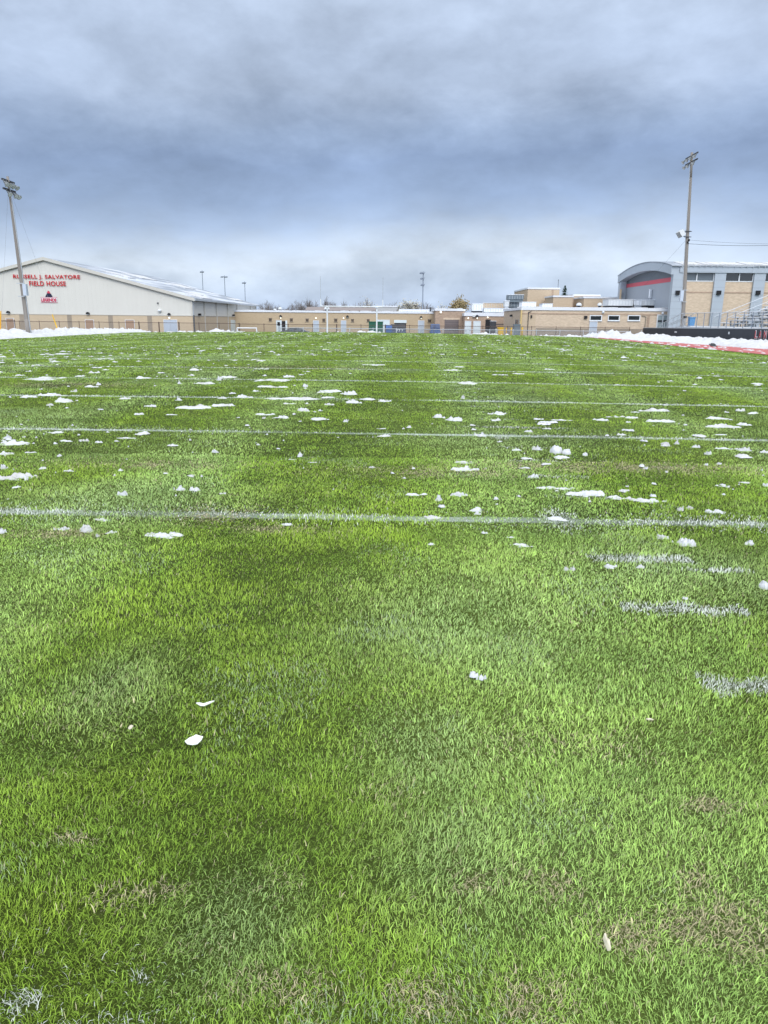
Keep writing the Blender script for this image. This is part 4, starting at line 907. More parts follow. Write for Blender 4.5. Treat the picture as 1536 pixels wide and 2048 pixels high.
def gymnasium():
    Y = 110.0; xa = at(1340.5, 600, Y).x; xz = at(1536, 600, Y).x+22; zb = -1.3; Y2 = 135.5; D = Y2-Y
    zf0, zf1 = at(1440, 546, Y).z, at(1440, 532.5, Y).z
    t = thing('gymnasium', 'tall arched roof gymnasium with silver metal columns and a red stripe end wall', 'building', (xa, Y, zb))
    ym = (Y+Y2)/2
    def arc(y, base, rise): return base+rise*(1-((y-ym)/(D/2))**2)
    za = zf1+.02; rise = 1.15
    # end wall in three metal bands under the arch, set back from the arch frame
    ys = np.linspace(Y+.6, Y2-.6, 25)
    def band(name, mt_, lo, hi, xoff):
        b = MB(); n = len(ys); pts = [(xa+xoff, y, lo(y)) for y in ys]+[(xa+xoff, y, hi(y)) for y in ys[::-1]]; b.prism(pts, (.35, 0, 0)); b.build(name, M[mt_], t)
    zr0, zr1 = at(1338, 562, Y+1).z, at(1338, 553, Y+1).z
    band('lower_cladding', 'panel_mid', lambda y: zb, lambda y: zr0-.004, .85)
    band('red_stripe', 'panel_red', lambda y: zr0, lambda y: zr1, .83)
    band('upper_cladding', 'panel_dark', lambda y: zr1+.004, lambda y: arc(y, za, rise)-.9, .85)
    # arch frame
    a = MB(); yy = np.linspace(Y-.25, Y2+.25, 31)
    pts = [(xa-.35, y, arc(y, za, rise)+.0) for y in yy]+[(xa-.35, y, arc(y, za, rise)-1.15) for y in yy[::-1]]
    for i in range(len(yy)-1):
        y0, y1 = yy[i], yy[i+1]; q = lambda y: arc(y, za, rise)
        a.prism([(xa-.35, y0, q(y0)), (xa-.35, y1, q(y1)), (xa-.35, y1, q(y1)-1.15), (xa-.35, y0, q(y0)-1.15)], (1.15, 0, 0))
    a.build('arch_frame', M['panel_light'], t)
    MB().box(xa-.2, xa+.8, Y2-1.2, Y2+.1, zb, arc(Y2-1.2, za, rise)-1.16).build('corner_column', M['panel_light'], t)
    MB().box(xa-.3, xa-.22, Y2-2.2, Y2-1.3, 2.9, arc(Y2-2, za, rise)-2.6).build('side_cladding', M['far_brick'], t)
    # front: columns, brick bays, clerestory windows
    cols = [(1340.5, 1364), (1423, 1445), (1501, 1523.5), (1579, 1601), (1657, 1679), (1735, 1757)]
    cx = [(at(p0, 600, Y).x, at(p1, 600, Y).x) for p0, p1 in cols]
    for i, (c0, c1) in enumerate(cx):
        k = MB(); k.box(c0, c1, Y-.30, Y+.6, zb, zf0-.004); o = k.build('column', M['panel_light'], t)
        s = MB(); z = zb+.8
        while z < zf0-.3: s.box(c0-.012, c1+.012, Y-.312, Y-.05, z-.018, z+.018); z += .98
        s.build('panel_seam', M['panel_mid'], o)
        p = at((cols[i][0]+cols[i][1])/2+1.0, 585.5, Y); MB().box(p.x-.28, p.x+.28, Y-.62, Y-.305, p.z-.28, p.z+.28).build('wall_lamp', M['black'], t)
    zw0, zw1 = at(1470, 562, Y).z, at(1470, 546.5, Y).z
    bays = [(cx[i][1], cx[i+1][0]) for i in range(len(cx)-1)]+[(cx[-1][1], xz)]
    for i, (b0, b1) in enumerate(bays):
        MB().box(b0+.003, b1-.003, Y, Y+.5, zb, zw0-.12).build('brick_bay', M['buff_brick'], t)
        zc = at(1470, 585.5, Y).z; MB().box(b0+.003, b1-.003, Y-.03, Y-.003, zc-.1, zc+.1).build('soldier_course', M['brown_brick'], t)
        g = MB().box(b0+.003, b1-.003, Y+.12, Y+.3, zw0, zf0-.05).build('window', M['glass_grey' if i == 0 else 'glass'], t)
        f = MB(); f.box(b0+.004, b1-.004, Y-.05, Y+.11, zw0-.118, zw0-.003); xm = (b0+b1)/2 if i else b0+(b1-b0)*.42; f.box(xm-.07, xm+.07, Y-.02, Y+.11, zw0, zf0-.06); f.box(b1-.12, b1-.004, Y-.02, Y+.11, zw0, zf0-.06); f.build('frame', M['white'], g)
    MB().box(cx[0][1]+.01, xz, Y+.51, Y2, zb, zf0-.01).build('body', M['panel_mid'], t)
    fz = MB(); fz.box(xa+.81, xz, Y-.42, Y+.55, zf0, zf1-.01); o = fz.build('fascia', M['panel_light'], t)
    s = MB(); x = xa+3.2
    while x < xz: s.box(x-.015, x+.015, Y-.432, Y-.2, zf0, zf1-.02); x += 2.55
    s.box(xa+.82, xz, Y-.43, Y-.3, (zf0+zf1)/2-.32, (zf0+zf1)/2-.29); s.build('panel_seam', M['panel_mid'], o)
    # barrel roof in standing-seam sheets under thawing snow
    rf = MB(); yr = np.linspace(Y-.55, Y2+.4, 21); nx_ = 2
    for i in range(len(yr)-1):
        y0, y1 = yr[i], yr[i+1]; q = lambda y: arc(y, za, rise)+.02
        rf.prism([(xa-.4, y0, q(y0)), (xa-.4, y1, q(y1)), (xa-.4, y1, q(y1)+.14), (xa-.4, y0, q(y0)+.14)], (xz-xa+.4, 0, 0))
    o = rf.build('roof', M['roof_snow'], t)
    sm = MB(); x = xa+1.0
    while x < xz:
        sm.box(x-.05, x+.05, Y-.60, Y-.552, zf1-.16, zf1+.10); x += .82
    sm.build('seam_end', M['galv'], o)
    e = MB(); x = xa+.9; r = random.Random(3)
    while x < xz:
        xe = x+.5+1.2*r.random(); h = .10+.12*r.random(); zq = arc(Y-.55, za, rise)+.163
        e.prism([(x, Y-.58, zq), (xe, Y-.58, zq), (xe-.05, Y-.58, zq+h), (x+.05, Y-.58, zq+h)], (0, 3.5, .55)); x = xe+.01
    e.build('snow_cover', M['snow'], t)
gymnasium()

def block(name, label, px0, px1, pyt, Y, depth, wall_m='far_brick', side_px=None, seam=None, Hf=.3):
    x0, x1 = at(px0, pyt, Y).x, at(px1, pyt, Y).x; zt = at((px0+px1)/2, pyt, Y).z
    t = thing(name, label, 'building', (x0, Y, -1.2))
    flat_roofed(t, x0, x1, Y, Y+depth, -1.2, zt, wall_m, Hf, 'fascia', .1, False)
    if seam:
        a, b = at(seam[0], 600, Y).x, at(seam[1], 600, Y).x; MB().box(a, b, Y-.06, Y-.003, -1.2, zt-Hf-.01).build('expansion_joint', M['brown_brick'], t)
    return t
tA = block('auditorium_block', 'tallest plain tan brick block rising behind the low roofs beside a dark conifer', 1056, 1119.5, 575.2, 150.0, 17, seam=(1102.5, 1106))
tB = block('stair_block', 'mid height tan brick block just in front of the dark conifer', 1107, 1147, 591, 141.0, 8, seam=(1145.5, 1147))
tC = block('rear_classroom_block', 'tan brick block behind the biggest rooftop unit', 1168, 1243, 593.5, 138.0, 12)
p0 = at(1147, 591, 142)
tD = block('low_rear_block', 'lower tan brick block set between two taller tan blocks', 1147.5, 1200, 589, 148.0, 10)
def far_shed():
    Y = 172.0; x0, x1 = at(755, 612, Y).x, at(793.5, 612, Y).x; zt = at(774, 611.5, Y).z
    t = thing('far_grey_building', 'pale grey building showing above the low roof right of the goalpost', 'building', (x0, Y, -1))
    MB().box(x0, x1, Y, Y+14, -1, zt-.25).build('wall', pm('pale_grey_stucco', (.42, .42, .42), .8, .06, 1), t); MB().box(x0-.1, x1+.1, Y-.1, Y+14.1, zt-.247, zt).build('roof', M['fascia'], t)
    Yw = 178.0; a, b, q, z = rect(612, 617, 752, 640, Yw)
    t2 = thing('far_dark_roof', 'long low brownish roofed house seen beneath the goalpost crossbar', 'building', (a, Yw, -1))
    MB().box(a, b, Yw, Yw+8, -1, z-.5).build('wall', M['brown_brick'], t2)
    MB().prism([(a-.2, Yw-.3, z-.49), (a-.2, Yw+4, z+.35), (a-.2, Yw+8.3, z-.49)], (b-a+.4, 0, 0)).build('roof', pm('grey_brown_shingle', (.23, .20, .19), .9, .12, 2), t2)
far_shed()

# ---- rooftop equipment
def roof_unit(name, label, px0, px1, py0, py1, Y, depth, mt_, legs=True, cat='rooftop unit', curb='charcoal', ribs=0, group='rooftop machines'):
    a, b, q, z = rect(px0, py0, px1, py1, Y)
    t = thing(name, label, cat, ((a+b)/2, Y, q), group)
    h = z-q
    MB().box(a, b, Y, Y+depth, q+h*.2, z).build('casing', M[mt_], t, bevel=.03)
    MB().box(a+.1, b-.1, Y+.1, Y+depth-.1, q-.25, q+h*.2-.003).build('base_curb', M[curb], t)
    g = MB(); n = max(2, int((b-a)/.45))
    for k in range(n): xx = a+(b-a)*(k+.5)/n; g.box(xx-.03, xx+.03, Y-.02, Y-.003, q+h*.28, z-h*.12)
    g.build('grille', M['galv'], t)
    MB().box(a-.05, b+.05, Y-.06, Y+depth+.05, z+.003, z+.09).build('top_cover', M['snow'] if ribs else M['unit_white'], t)
    return t
def mushroom_vent(label, px, py0, py1, Y, r):
    p = at(px, py1, Y); z = at(px, py0, Y).z; h = z-p.z
    t = thing('roof_vent', label, 'roof vent', (p.x, Y, p.z-.2), 'mushroom vents on the roofs')
    MB().lathe((p.x, Y, p.z), [(r*.62, -.25), (r*.62, h*.38)], 12).build('base_curb', M['black'], t)
    MB().lathe((p.x, Y, p.z), [(r*.8, h*.383), (r, h*.45), (r*1.02, h*.6), (r*.8, h*.85), (r*.3, h)], 14).build('cap', M['unit'], t, True)
mushroom_vent('white mushroom vent on dark curb above the black lamp of the buff brick wing', 1157.5, 605.5, 615.5, 118, .42)
mushroom_vent('white mushroom vent on dark curb beside the biggest rooftop unit', 1199, 605.5, 615.5, 118, .36)
mushroom_vent('small white vent on the tan wing roof, first from the field house', 550, 617.5, 622, 150, .32)
mushroom_vent('white vent on the tan wing roof, taller second from the field house', 560.5, 614, 622, 150, .38)
mushroom_vent('wide white vent behind the goalpost support on the tan wing roof', 653.5, 614, 622, 150, .55)
roof_unit('rooftop_unit', 'largest ribbed rooftop machine with snow on top, on the buff brick wing', 1217, 1266, 599.5, 614.5, 120, 3.5, 'unit', ribs=1, curb='black')
roof_unit('rooftop_unit', 'lower white rooftop machine right of the largest ribbed one', 1268, 1290, 600.5, 613.5, 121, 2.5, 'unit_white', curb='galv')
roof_unit('rooftop_unit', 'small pale rooftop machine nearest the red stripe wall', 1291, 1311, 600.5, 613.5, 119, 2.5, 'unit', curb='black')
roof_unit('exhaust_stack', 'narrow white upright exhaust duct in front of the red stripe wall', 1299.3, 1303.8, 579.5, 600, 120.5, .5, 'unit_white', cat='exhaust duct', curb='galv')
roof_unit('rooftop_unit', 'big square silver blue rooftop machine on the recessed block', 944.5, 966, 607.5, 625.5, 137, 3, 'unit_white', curb='charcoal')
roof_unit('rooftop_duct', 'long low white rooftop duct between the silver machine and slate ducts', 968, 1020, 617, 626, 136, 2, 'unit_white', cat='rooftop duct', curb='galv')
roof_unit('rooftop_unit', 'slate blue duct housing at the top of the dark duct tower', 1017, 1047.5, 590, 601.5, 139, 3, 'duct', curb='duct')
roof_unit('rooftop_unit', 'slate blue duct tower body under the wider housing', 1019, 1038, 601.5, 617, 139.5, 2, 'duct', curb='duct')
roof_unit('rooftop_unit', 'pale grey cabinet left of the slate blue duct tower', 1009.5, 1018.5, 602, 616, 138, 2, 'unit', curb='galv')
roof_unit('rooftop_unit', 'snow capped white machine in front of the tallest tan block', 1044, 1072, 604.5, 617.5, 124, 3, 'unit_white', ribs=1, curb='unit')
roof_unit('rooftop_unit', 'small snow capped white machine in front of the middle tan block', 1085, 1105, 608, 616.5, 124, 3, 'unit_white', ribs=1, curb='unit')
roof_unit('rooftop_duct', 'long low white skylight duct on the tan wing by the brown garage block', 798, 860, 619.5, 624, 149, 2, 'unit_white', cat='rooftop duct', curb='galv')
roof_unit('rooftop_penthouse', 'long tan rooftop wall with snowy top behind the silver blue machine', 966, 1010, 606.5, 618, 146, 3, 'far_brick', cat='roof structure', ribs=1, curb='far_brick')
def stovepipe(label, px, py0, py1, Y, r):
    p = at(px, py1, Y); z = at(px, py0, Y).z
    t = thing('roof_pipe', label, 'roof pipe', (p.x, Y, p.z), 'pipes on the roofs')
    MB().tube((p.x, Y, p.z-.3), (p.x, Y, z), r, n=8).build('pipe', M['charcoal'], t); MB().lathe((p.x, Y, z), [(r*1.6, -.12), (r*1.6, .02), (r*.4, .12)], 8).build('cap', M['charcoal'], t)
stovepipe('short dark vent pipe on the tan wing roof near the brown garage block', 860.5, 615.5, 624, 149, .14)
stovepipe('thin mast on the tallest tan block beside the conifer', 1116, 560, 576, 152, .04)

# ------------------------------------------------------------------ poles and posts
def floodlight_pole(label, pb, ptop, rb, rtp, arm_half, heads, box_at, n_arms=(0.35, 1.05)):
    t = thing('floodlight_pole', label, 'floodlight pole', pb, 'wooden floodlight poles beside the field')
    pb, ptop = Vector(pb), Vector(ptop); ax = (ptop-pb).normalized(); Lp = (ptop-pb).length
    pol = MB(); k = 8
    for i in range(k):
        a, b = i/k, (i+1)/k; pol.tube(pb+ax*Lp*a, pb+ax*Lp*b, rb+(rtp-rb)*a, rb+(rtp-rb)*b, 12, cap=(i in (0, k-1)))
    pol.build('pole', M['pole'], t, True)
    side = 1 if pb.x < 0 else -1
    for j, dz in enumerate(n_arms):
        c = pb+ax*(Lp-dz)
        arm = MB(); arm.box(c.x-.06, c.x+.06, c.y-arm_half, c.y+arm_half, c.z-.07, c.z+.07)
        arm.box(c.x-.14, c.x+.14, c.y-.3, c.y+.3, c.z-.12, c.z-.072); arm.build('crossarm', M['charcoal'], t)
        for q in heads[j]:
            o = Vector((c.x+side*.22, c.y+arm_half*q, c.z-.30)); d = Vector((side*.62, -.25*(1 if j else .4), -.62)).normalized()
            h = MB(); h.tube(o-d*.13, o+d*.02, .08, .11, 12); h.tube(o+d*.02, o+d*.22, .11, .21, 14, cap=False)
            h.tube(o+d*.22, o+d*.24, .22, .22, 14); h.tube((c.x, o.y, c.z), o-d*.1, .05, n=6)
            ho = h.build('lamp_head', M['head'], t, True)
            MB().tube(o+d*.241, o+d*.25, .195, .195, 14).build('lens', M['lens'], ho)
    for bx in box_at:
        z, w, h, so = bx; c = pb+ax*(z-pb.z)/ax.z
        b = MB(); b.box(c.x+so*.22, c.x+so*(.22+w), c.y-.5, c.y-.15, z-h/2, z+h/2); o = b.build('electrical_box', M['door_blue'], t)
        s = MB(); s.box(c.x-.32, c.x+.32, c.y-.36, c.y-.33, z-h/2-.09, z-h/2-.03); s.box(c.x-.32, c.x+.32, c.y-.36, c.y-.33, z+h/2+.03, z+h/2+.09); s.build('strap', M['galv'], o)
    cd = MB(); cd.path([pb+ax*Lp*.02+Vector((side*rb*1.02, -.1, 0)), pb+ax*Lp*.93+Vector((side*rtp*1.1, -.08, 0))], .035); cd.build('conduit', M['galv'], t)
    return t
YL = 66.0
b_, t_ = at(59, 676, YL), at(15, 353, YL); b_.z = float(gz(b_.x, b_.y))-.1
pl = floodlight_pole('leaning grey wooden floodlight pole standing in the snow bank before the field house', b_, t_, .235, .10, 1.0, [(-.95, -.45, .1, .75), (-.6, .35, .9)], [(at(53, 580, YL).z, .30, .95, 1)])
YR = 97.5
b_, t_ = at(1366.5, 650, YR), at(1384, 305, YR); b_.z = float(gz(b_.x, b_.y))-.3
pr = floodlight_pole('tall grey wooden floodlight pole rising behind the bleacher railing', b_, t_, .30, .15, 1.9, [(-.9, -.2, .35, .95), (-.7, .2, .75)], [(at(1360, 592, YR).z, .38, 1.3, -1)])
def side_lamp():
    p = at(1359, 469, YR); q = at(1373, 470, YR); o = Vector((p.x, YR, p.z)); ts = pr
    k = MB(); d = Vector((-.75, -.2, -.55)).normalized(); e = Vector((.55, 0, -.75)).normalized(); n = d.cross(e).normalized()
    c0 = o+Vector((.15, 0, .1)); hw, hh, dp = .42, .36, .30
    vs = [c0+d*(s1*dp)+e*(s2*hh)+n*(s3*hw) for s1 in (-1, 1) for s2 in (-1, 1) for s3 in (-1, 1)]
    k.add(vs, [(0, 1, 3, 2), (4, 6, 7, 5), (0, 4, 5, 1), (2, 3, 7, 6), (0, 2, 6, 4), (1, 5, 7, 3)]); h = k.build('loudspeaker', M['unit'], ts)
    MB().add([c0+d*(dp+.02)+e*(s2*hh*.9)+n*(s3*hw*.9) for s2, s3 in ((-1, -1), (-1, 1), (1, 1), (1, -1))], [(0, 1, 2, 3)]).build('grille', M['galv'], h)
    b = MB()
    for dz in (.35, -.30): b.tube((o.x+.3, YR, o.z+dz*.6), (q.x+.55, YR-.2, o.z+dz), .035, n=6); b.box(q.x-.35, q.x+.4, YR-.30, YR-.24, o.z+dz-.05, o.z+dz+.05)
    b.build('bracket', M['charcoal'], ts)
    a = at(1378, 480.5, YR-.3); MB().lathe((a.x, a.y, a.z), [(.05, -.14), (.11, -.08), (.11, .08), (.04, .16)], 10).build('insulator', M['black'], ts)
    a = at(1377.5, 487.5, YR-.3); MB().tube((a.x-.25, a.y, a.z+.25), (a.x, a.y, a.z), .05, n=6).build('insulator', M['black'], ts)
side_lamp()
def cable(label, pts, r, cat='cable', group=None, m='charcoal', name='cable'):
    o = MB().path([Vector(p) for p in pts], r, 5).build(name, M[m]); return finish(o, label, cat, group)
def sag(a, b, s, n=14): return [a.lerp(b, i/n)-Vector((0, 0, s*4*(i/n)*(1-i/n))) for i in range(n+1)]
cable('upper thin overhead wire running from the tall floodlight pole behind the bleachers', sag(at(1378, 480, YR-.3), at(1700, 484, YR+4), .35), .012, 'overhead wire', 'overhead wires', name='overhead_wire')
cable('lower dark overhead wire running from the tall floodlight pole behind the bleachers', sag(at(1378, 487.5, YR-.3), at(1700, 479, YR+2), .45), .022, 'overhead wire', 'overhead wires', name='overhead_wire')
cable('guy wire slanting down behind the arched gymnasium roof', [at(1372, 480, YR), at(1262, 600, YR+40)], .010, 'guy wire', 'guy wires of the floodlight poles', name='guy_wire')
cable('guy wire slanting from the leaning pole down to the bare yellow guard', [at(20, 380, YL), at(70, 515, YL+6), at(117, 661, YL+13)], .007, 'guy wire', 'guy wires of the floodlight poles', 'galv', name='guy_wire')
cable('guy wire from the leaning pole to the guard at the picture edge', [at(17, 370, YL), at(2, 655, YL+9)], .007, 'guy wire', 'guy wires of the floodlight poles', 'galv', name='guy_wire')
def guard(label, px0, py0, px1, py1, Y):
    a, b = at(px0, py0, Y), at(px1, py1, Y)
    o = MB().tube(a, b, .055, .055, 8).build('guy_wire_guard', M['yellow']); finish(o, label, 'guy guard', 'yellow guy wire guards')
guard('slanting yellow guy wire guard between the leaning pole and the field house door', 104.5, 629, 117, 664, YL+11)
guard('upright yellow guy wire guard at the left picture edge', 1.5, 622, .5, 664, YL+9)

def far_pole(label, px, py0, Y, heads, r=.13, arm=.9):
    p = at(px, 640, Y); z = at(px, py0, Y).z
    t = thing('distant_light_pole', label, 'light pole', (p.x, Y, -1), 'distant steel light poles')
    MB().tube((p.x, Y, -1), (p.x, Y, z), r, r*.7, 8).build('pole', M['pole_steel'], t)
    for dz, hs in heads:
        c = z-dz; MB().box(p.x-arm, p.x+arm, Y-.06, Y+.06, c-.05, c+.05).build('crossarm', M['pole_steel'], t)
        for q in hs:
            x = p.x+q*arm; MB().tube((x, Y, c+.02), (x-.12, Y-.4, c-.24), .09, .19, 10).build('lamp_head', M['pole_steel'], t)
far_pole('distant light pole over the snowy roof, nearest the ridge', 409, 541, 240, [(.3, (-.6, -.2, .5, 1))], .13, .55)
far_pole('distant light pole over the snowy roof, middle one of three', 452.5, 551, 240, [(.3, (-1, -.5, .1, .6, 1.1))], .13, .85)
far_pole('distant light pole over the snowy roof, shortest, near its low end', 492, 563, 240, [(.3, (-1, -.3, .3, .8))], .12, .5)
far_pole('steel pole with three tiers of lamps between the low roofs', 844.5, 543, 160, [(.15, (-1.2, -.6, 0, .4)), (1.25, (-.8, -.2, .3)), (2.5, (-.6, 0, .5))], .14, .42)

def goalpost():
    Y = 84.0; zb = float(gz(XC, Y)); a, b = at(641.5, 613, Y), at(765.5, 613, Y); zc = (a.z+b.z)/2
    t = thing('goalpost', 'white football goalpost with two support legs and tall thin uprights', 'goalpost', ((a.x+b.x)/2, Y, zb))
    MB().tube((a.x-.05, Y, zc), (b.x+.05, Y, zc), .058, n=10).build('crossbar', M['white'], t)
    for px in (654.5, 753.5):
        x = at(px, 640, Y).x; MB().tube((x, Y, zb-.2), (x, Y, zc-.076), .085, n=10).build('support_leg', M['white'], t)
        MB().box(x-.16, x+.16, Y-.14, Y+.14, zc-.12, zc-.078).build('bracket', M['white'], t)
    for x in (a.x, b.x):
        MB().tube((x, Y, zc+.076), (x, Y, zc+.75), .06, n=8).build('upright_sleeve', M['white'], t)
        MB().tube((x, Y, zc+.753), (x, Y, zc+3.15), .023, n=8).build('upright', M['galv'], t)
goalpost()
def small_goal():
    Y = 96.0; x0, x1 = at(474, 656, Y).x, at(513, 656, Y).x; z = at(500, 656, Y).z; zb = float(gz(x1, Y))
    t = thing('small_goal', 'small white soccer goal frame standing on the snow before the tan wing', 'small goal', (x1, Y, zb))
    MB().tube((x0, Y, z), (x1+.06, Y, z), .06, n=8).build('crossbar', M['white'], t)
    for x in (x0, x1): MB().tube((x, Y, zb), (x, Y, z-.06), .06, n=8).build('post', M['white'], t)
    for x in (x0, x1): MB().tube((x, Y+.06, z), (x, Y+1.0, zb+.05), .035, n=6).build('back_stay', M['white'], t)
    MB().tube((x0, Y+1.0, zb+.05), (x1, Y+1.0, zb+.05), .035, n=6).build('ground_bar', M['white'], t)
small_goal()

def fence(label, pts, top, rail_m, wire_m, spacing, cat='fence', mid=None, thick=(), pr_=.04, rr=.032):
    """pts: corner points; a post every few metres, a top rail and a wire panel; thick: post numbers that are gate posts."""
    P = [Vector((x, y, 0)) for x, y in pts]
    t = thing('chain_link_fence', label, cat, (P[0].x, P[0].y, float(gz(P[0].x, P[0].y))), 'chain-link fences behind the end zone')
    k = 0
    for a, b in zip(P[:-1], P[1:]):
        n = max(1, round((b-a).length/spacing))
        w = MB(); rl = MB()
        for i in range(n+1):
            p = a.lerp(b, i/n); g = float(gz(p.x, p.y))
            if i < n or b is P[-1]:
                r_ = pr_*2.0 if k in thick else pr_
                MB().tube((p.x, p.y, g-.1), (p.x, p.y, g+top+.05), r_, n=7).lathe((p.x, p.y, g+top+.05), [(r_*1.2, 0), (r_*.9, .05), (r_*.2, .08)], 7).build('post', M[rail_m], t); k += 1
            if i < n:
                q = a.lerp(b, (i+1)/n); h = float(gz(q.x, q.y))
                rl.tube((p.x, p.y, g+top), (q.x, q.y, h+top), rr, n=6)
                if mid: rl.tube((p.x, p.y, g+mid), (q.x, q.y, h+mid), rr*.8, n=6)
                w.add([(p.x, p.y+.045, g+.03), (q.x, q.y+.045, h+.03), (q.x, q.y+.045, h+top-.04), (p.x, p.y+.045, g+top-.04)], [(0, 1, 2, 3)])
        rl.build('top_rail', M[rail_m], t); w.build('wire_mesh', M[wire_m], t)
    return t
xL = at(-40, 650, 108).x
fence('brown topped chain-link fence in front of the field house wall', [(xL, 108), (at(478, 650, 108).x, 108)], 1.98, 'rail_brown', 'wire_dark', 2.78, thick=(8, 9, 10, 17))
fence('brown topped chain-link fence along the low tan wing and court', [(at(478, 650, 108).x+.1, 108), (at(1260, 650, 108).x, 108)], 1.92, 'rail_brown', 'wire_dark', 3.35, thick=(4, 6), mid=None)
fence('lower silver chain-link fence just behind the goalpost', [(at(560, 650, 101).x, 101), (at(1262, 650, 101).x, 101)], 1.42, 'galv', 'wire', 3.05, pr_=.045, rr=.04)
fence('short near section of brown fence at the left picture edge', [(at(-60, 650, 92).x, 92), (at(30, 650, 92).x, 92)], 1.45, 'rail_brown', 'wire_dark', 2.6)

# ------------------------------------------------------------------ things in the service yard
def dumpster(name, label, px0, px1, py0, Y, depth, body_m, lid_m, style, group='dumpsters in the service yard'):
    x0, x1 = at(px0, 655, Y).x, at(px1, 655, Y).x; zb = float(gz(x0, Y)); z = at((px0+px1)/2, py0, Y).z
    t = thing(name, label, 'dumpster', ((x0+x1)/2, Y, zb), group)
    if style == 'box':
        MB().box(x0, x1, Y, Y+depth, zb+.12, z-.12).build('body', M[body_m], t, bevel=.03)
        MB().box(x0-.05, x1+.05, Y-.06, Y+depth+.05, z-.117, z).build('lid', M[lid_m], t)
        r = MB()
        for k in range(5): x = x0+(x1-x0)*(k+.5)/5; r.box(x-.05, x+.05, Y-.07, Y-.003, zb+.15, z-.16)
        r.build('rib', M[body_m], t)
        s = MB(); s.box(x0+.1, x0+.3, Y+.1, Y+depth-.1, zb, zb+.117); s.box(x1-.3, x1-.1, Y+.1, Y+depth-.1, zb, zb+.117); s.build('skid', M['charcoal'], t)
    else:
        h = z-zb
        MB().prism([(x0, Y, zb+.15), (x0, Y+depth, zb+.15), (x0, Y+depth, zb+h*.95), (x0, Y+depth*.45, zb+h*.95), (x0, Y-.12, zb+h*.70)], (x1-x0, 0, 0)).build('body', M[body_m], t)
        n = 2; w = (x1-x0)/n
        for k in range(n):
            MB().prism([(x0+k*w+.03, Y-.2, zb+h*.703), (x0+k*w+.03, Y+depth*.45, zb+h*.953), (x0+k*w+.03, Y+depth*.45, zb+h), (x0+k*w+.03, Y-.2, zb+h*.76)], (w-.06, 0, 0)).build('lid', M[lid_m], t)
        f = MB()
        for xx in (x0-.14, x1+.02): f.box(xx, xx+.12, Y+.2, Y+depth-.2, zb+h*.35, zb+h*.5)
        f.build('fork_pocket', M[body_m], t)
        for xx in (x0+.12, x1-.24):
            for yy in (Y+.1, Y+depth-.2): MB().box(xx, xx+.12, yy, yy+.12, zb, zb+.147).build('wheel', M['rubber'], t)
    return t
dumpster('dumpster', 'tall dark green dumpster behind the goalpost support leg', 737.5, 765.5, 643, 126, 2.2, 'dump_green', 'dump_green', 'box')
d2 = dumpster('dumpster', 'wide blue dumpster with black lid and three white marks', 781, 810.5, 648.5, 118, 1.9, 'dump_blue_dark', 'lid', 'slant')
d3 = dumpster('dumpster', 'bright blue end of a smaller dumpster left of the white marked one', 771.5, 784, 650, 116, 1.6, 'dump_blue', 'dump_blue', 'slant')
dumpster('dumpster', 'blue dumpster beside the taupe overhead door', 861.5, 880, 648, 119, 1.7, 'dump_blue', 'dump_blue_dark', 'slant')
def marks(o, spec, Y):
    m_ = MB()
    for px, py, s in spec:
        p = at(px, py, Y); m_.prism([(p.x-s*.5, Y, p.z+s*.5), (p.x+s*.5, Y, p.z+s*.6), (p.x+s*.45, Y, p.z), (p.x+s*.05, Y, p.z-s*.7), (p.x-s*.2, Y, p.z-s*.7), (p.x+s*.1, Y, p.z), (p.x-s*.5, Y, p.z+s*.1)], (0, -.01, 0))
    m_.build('white_marking', M['white'], o)
marks(d2, [(793.5, 660.5, .30), (798.5, 660, .30), (804, 659.7, .30)], 117.8)
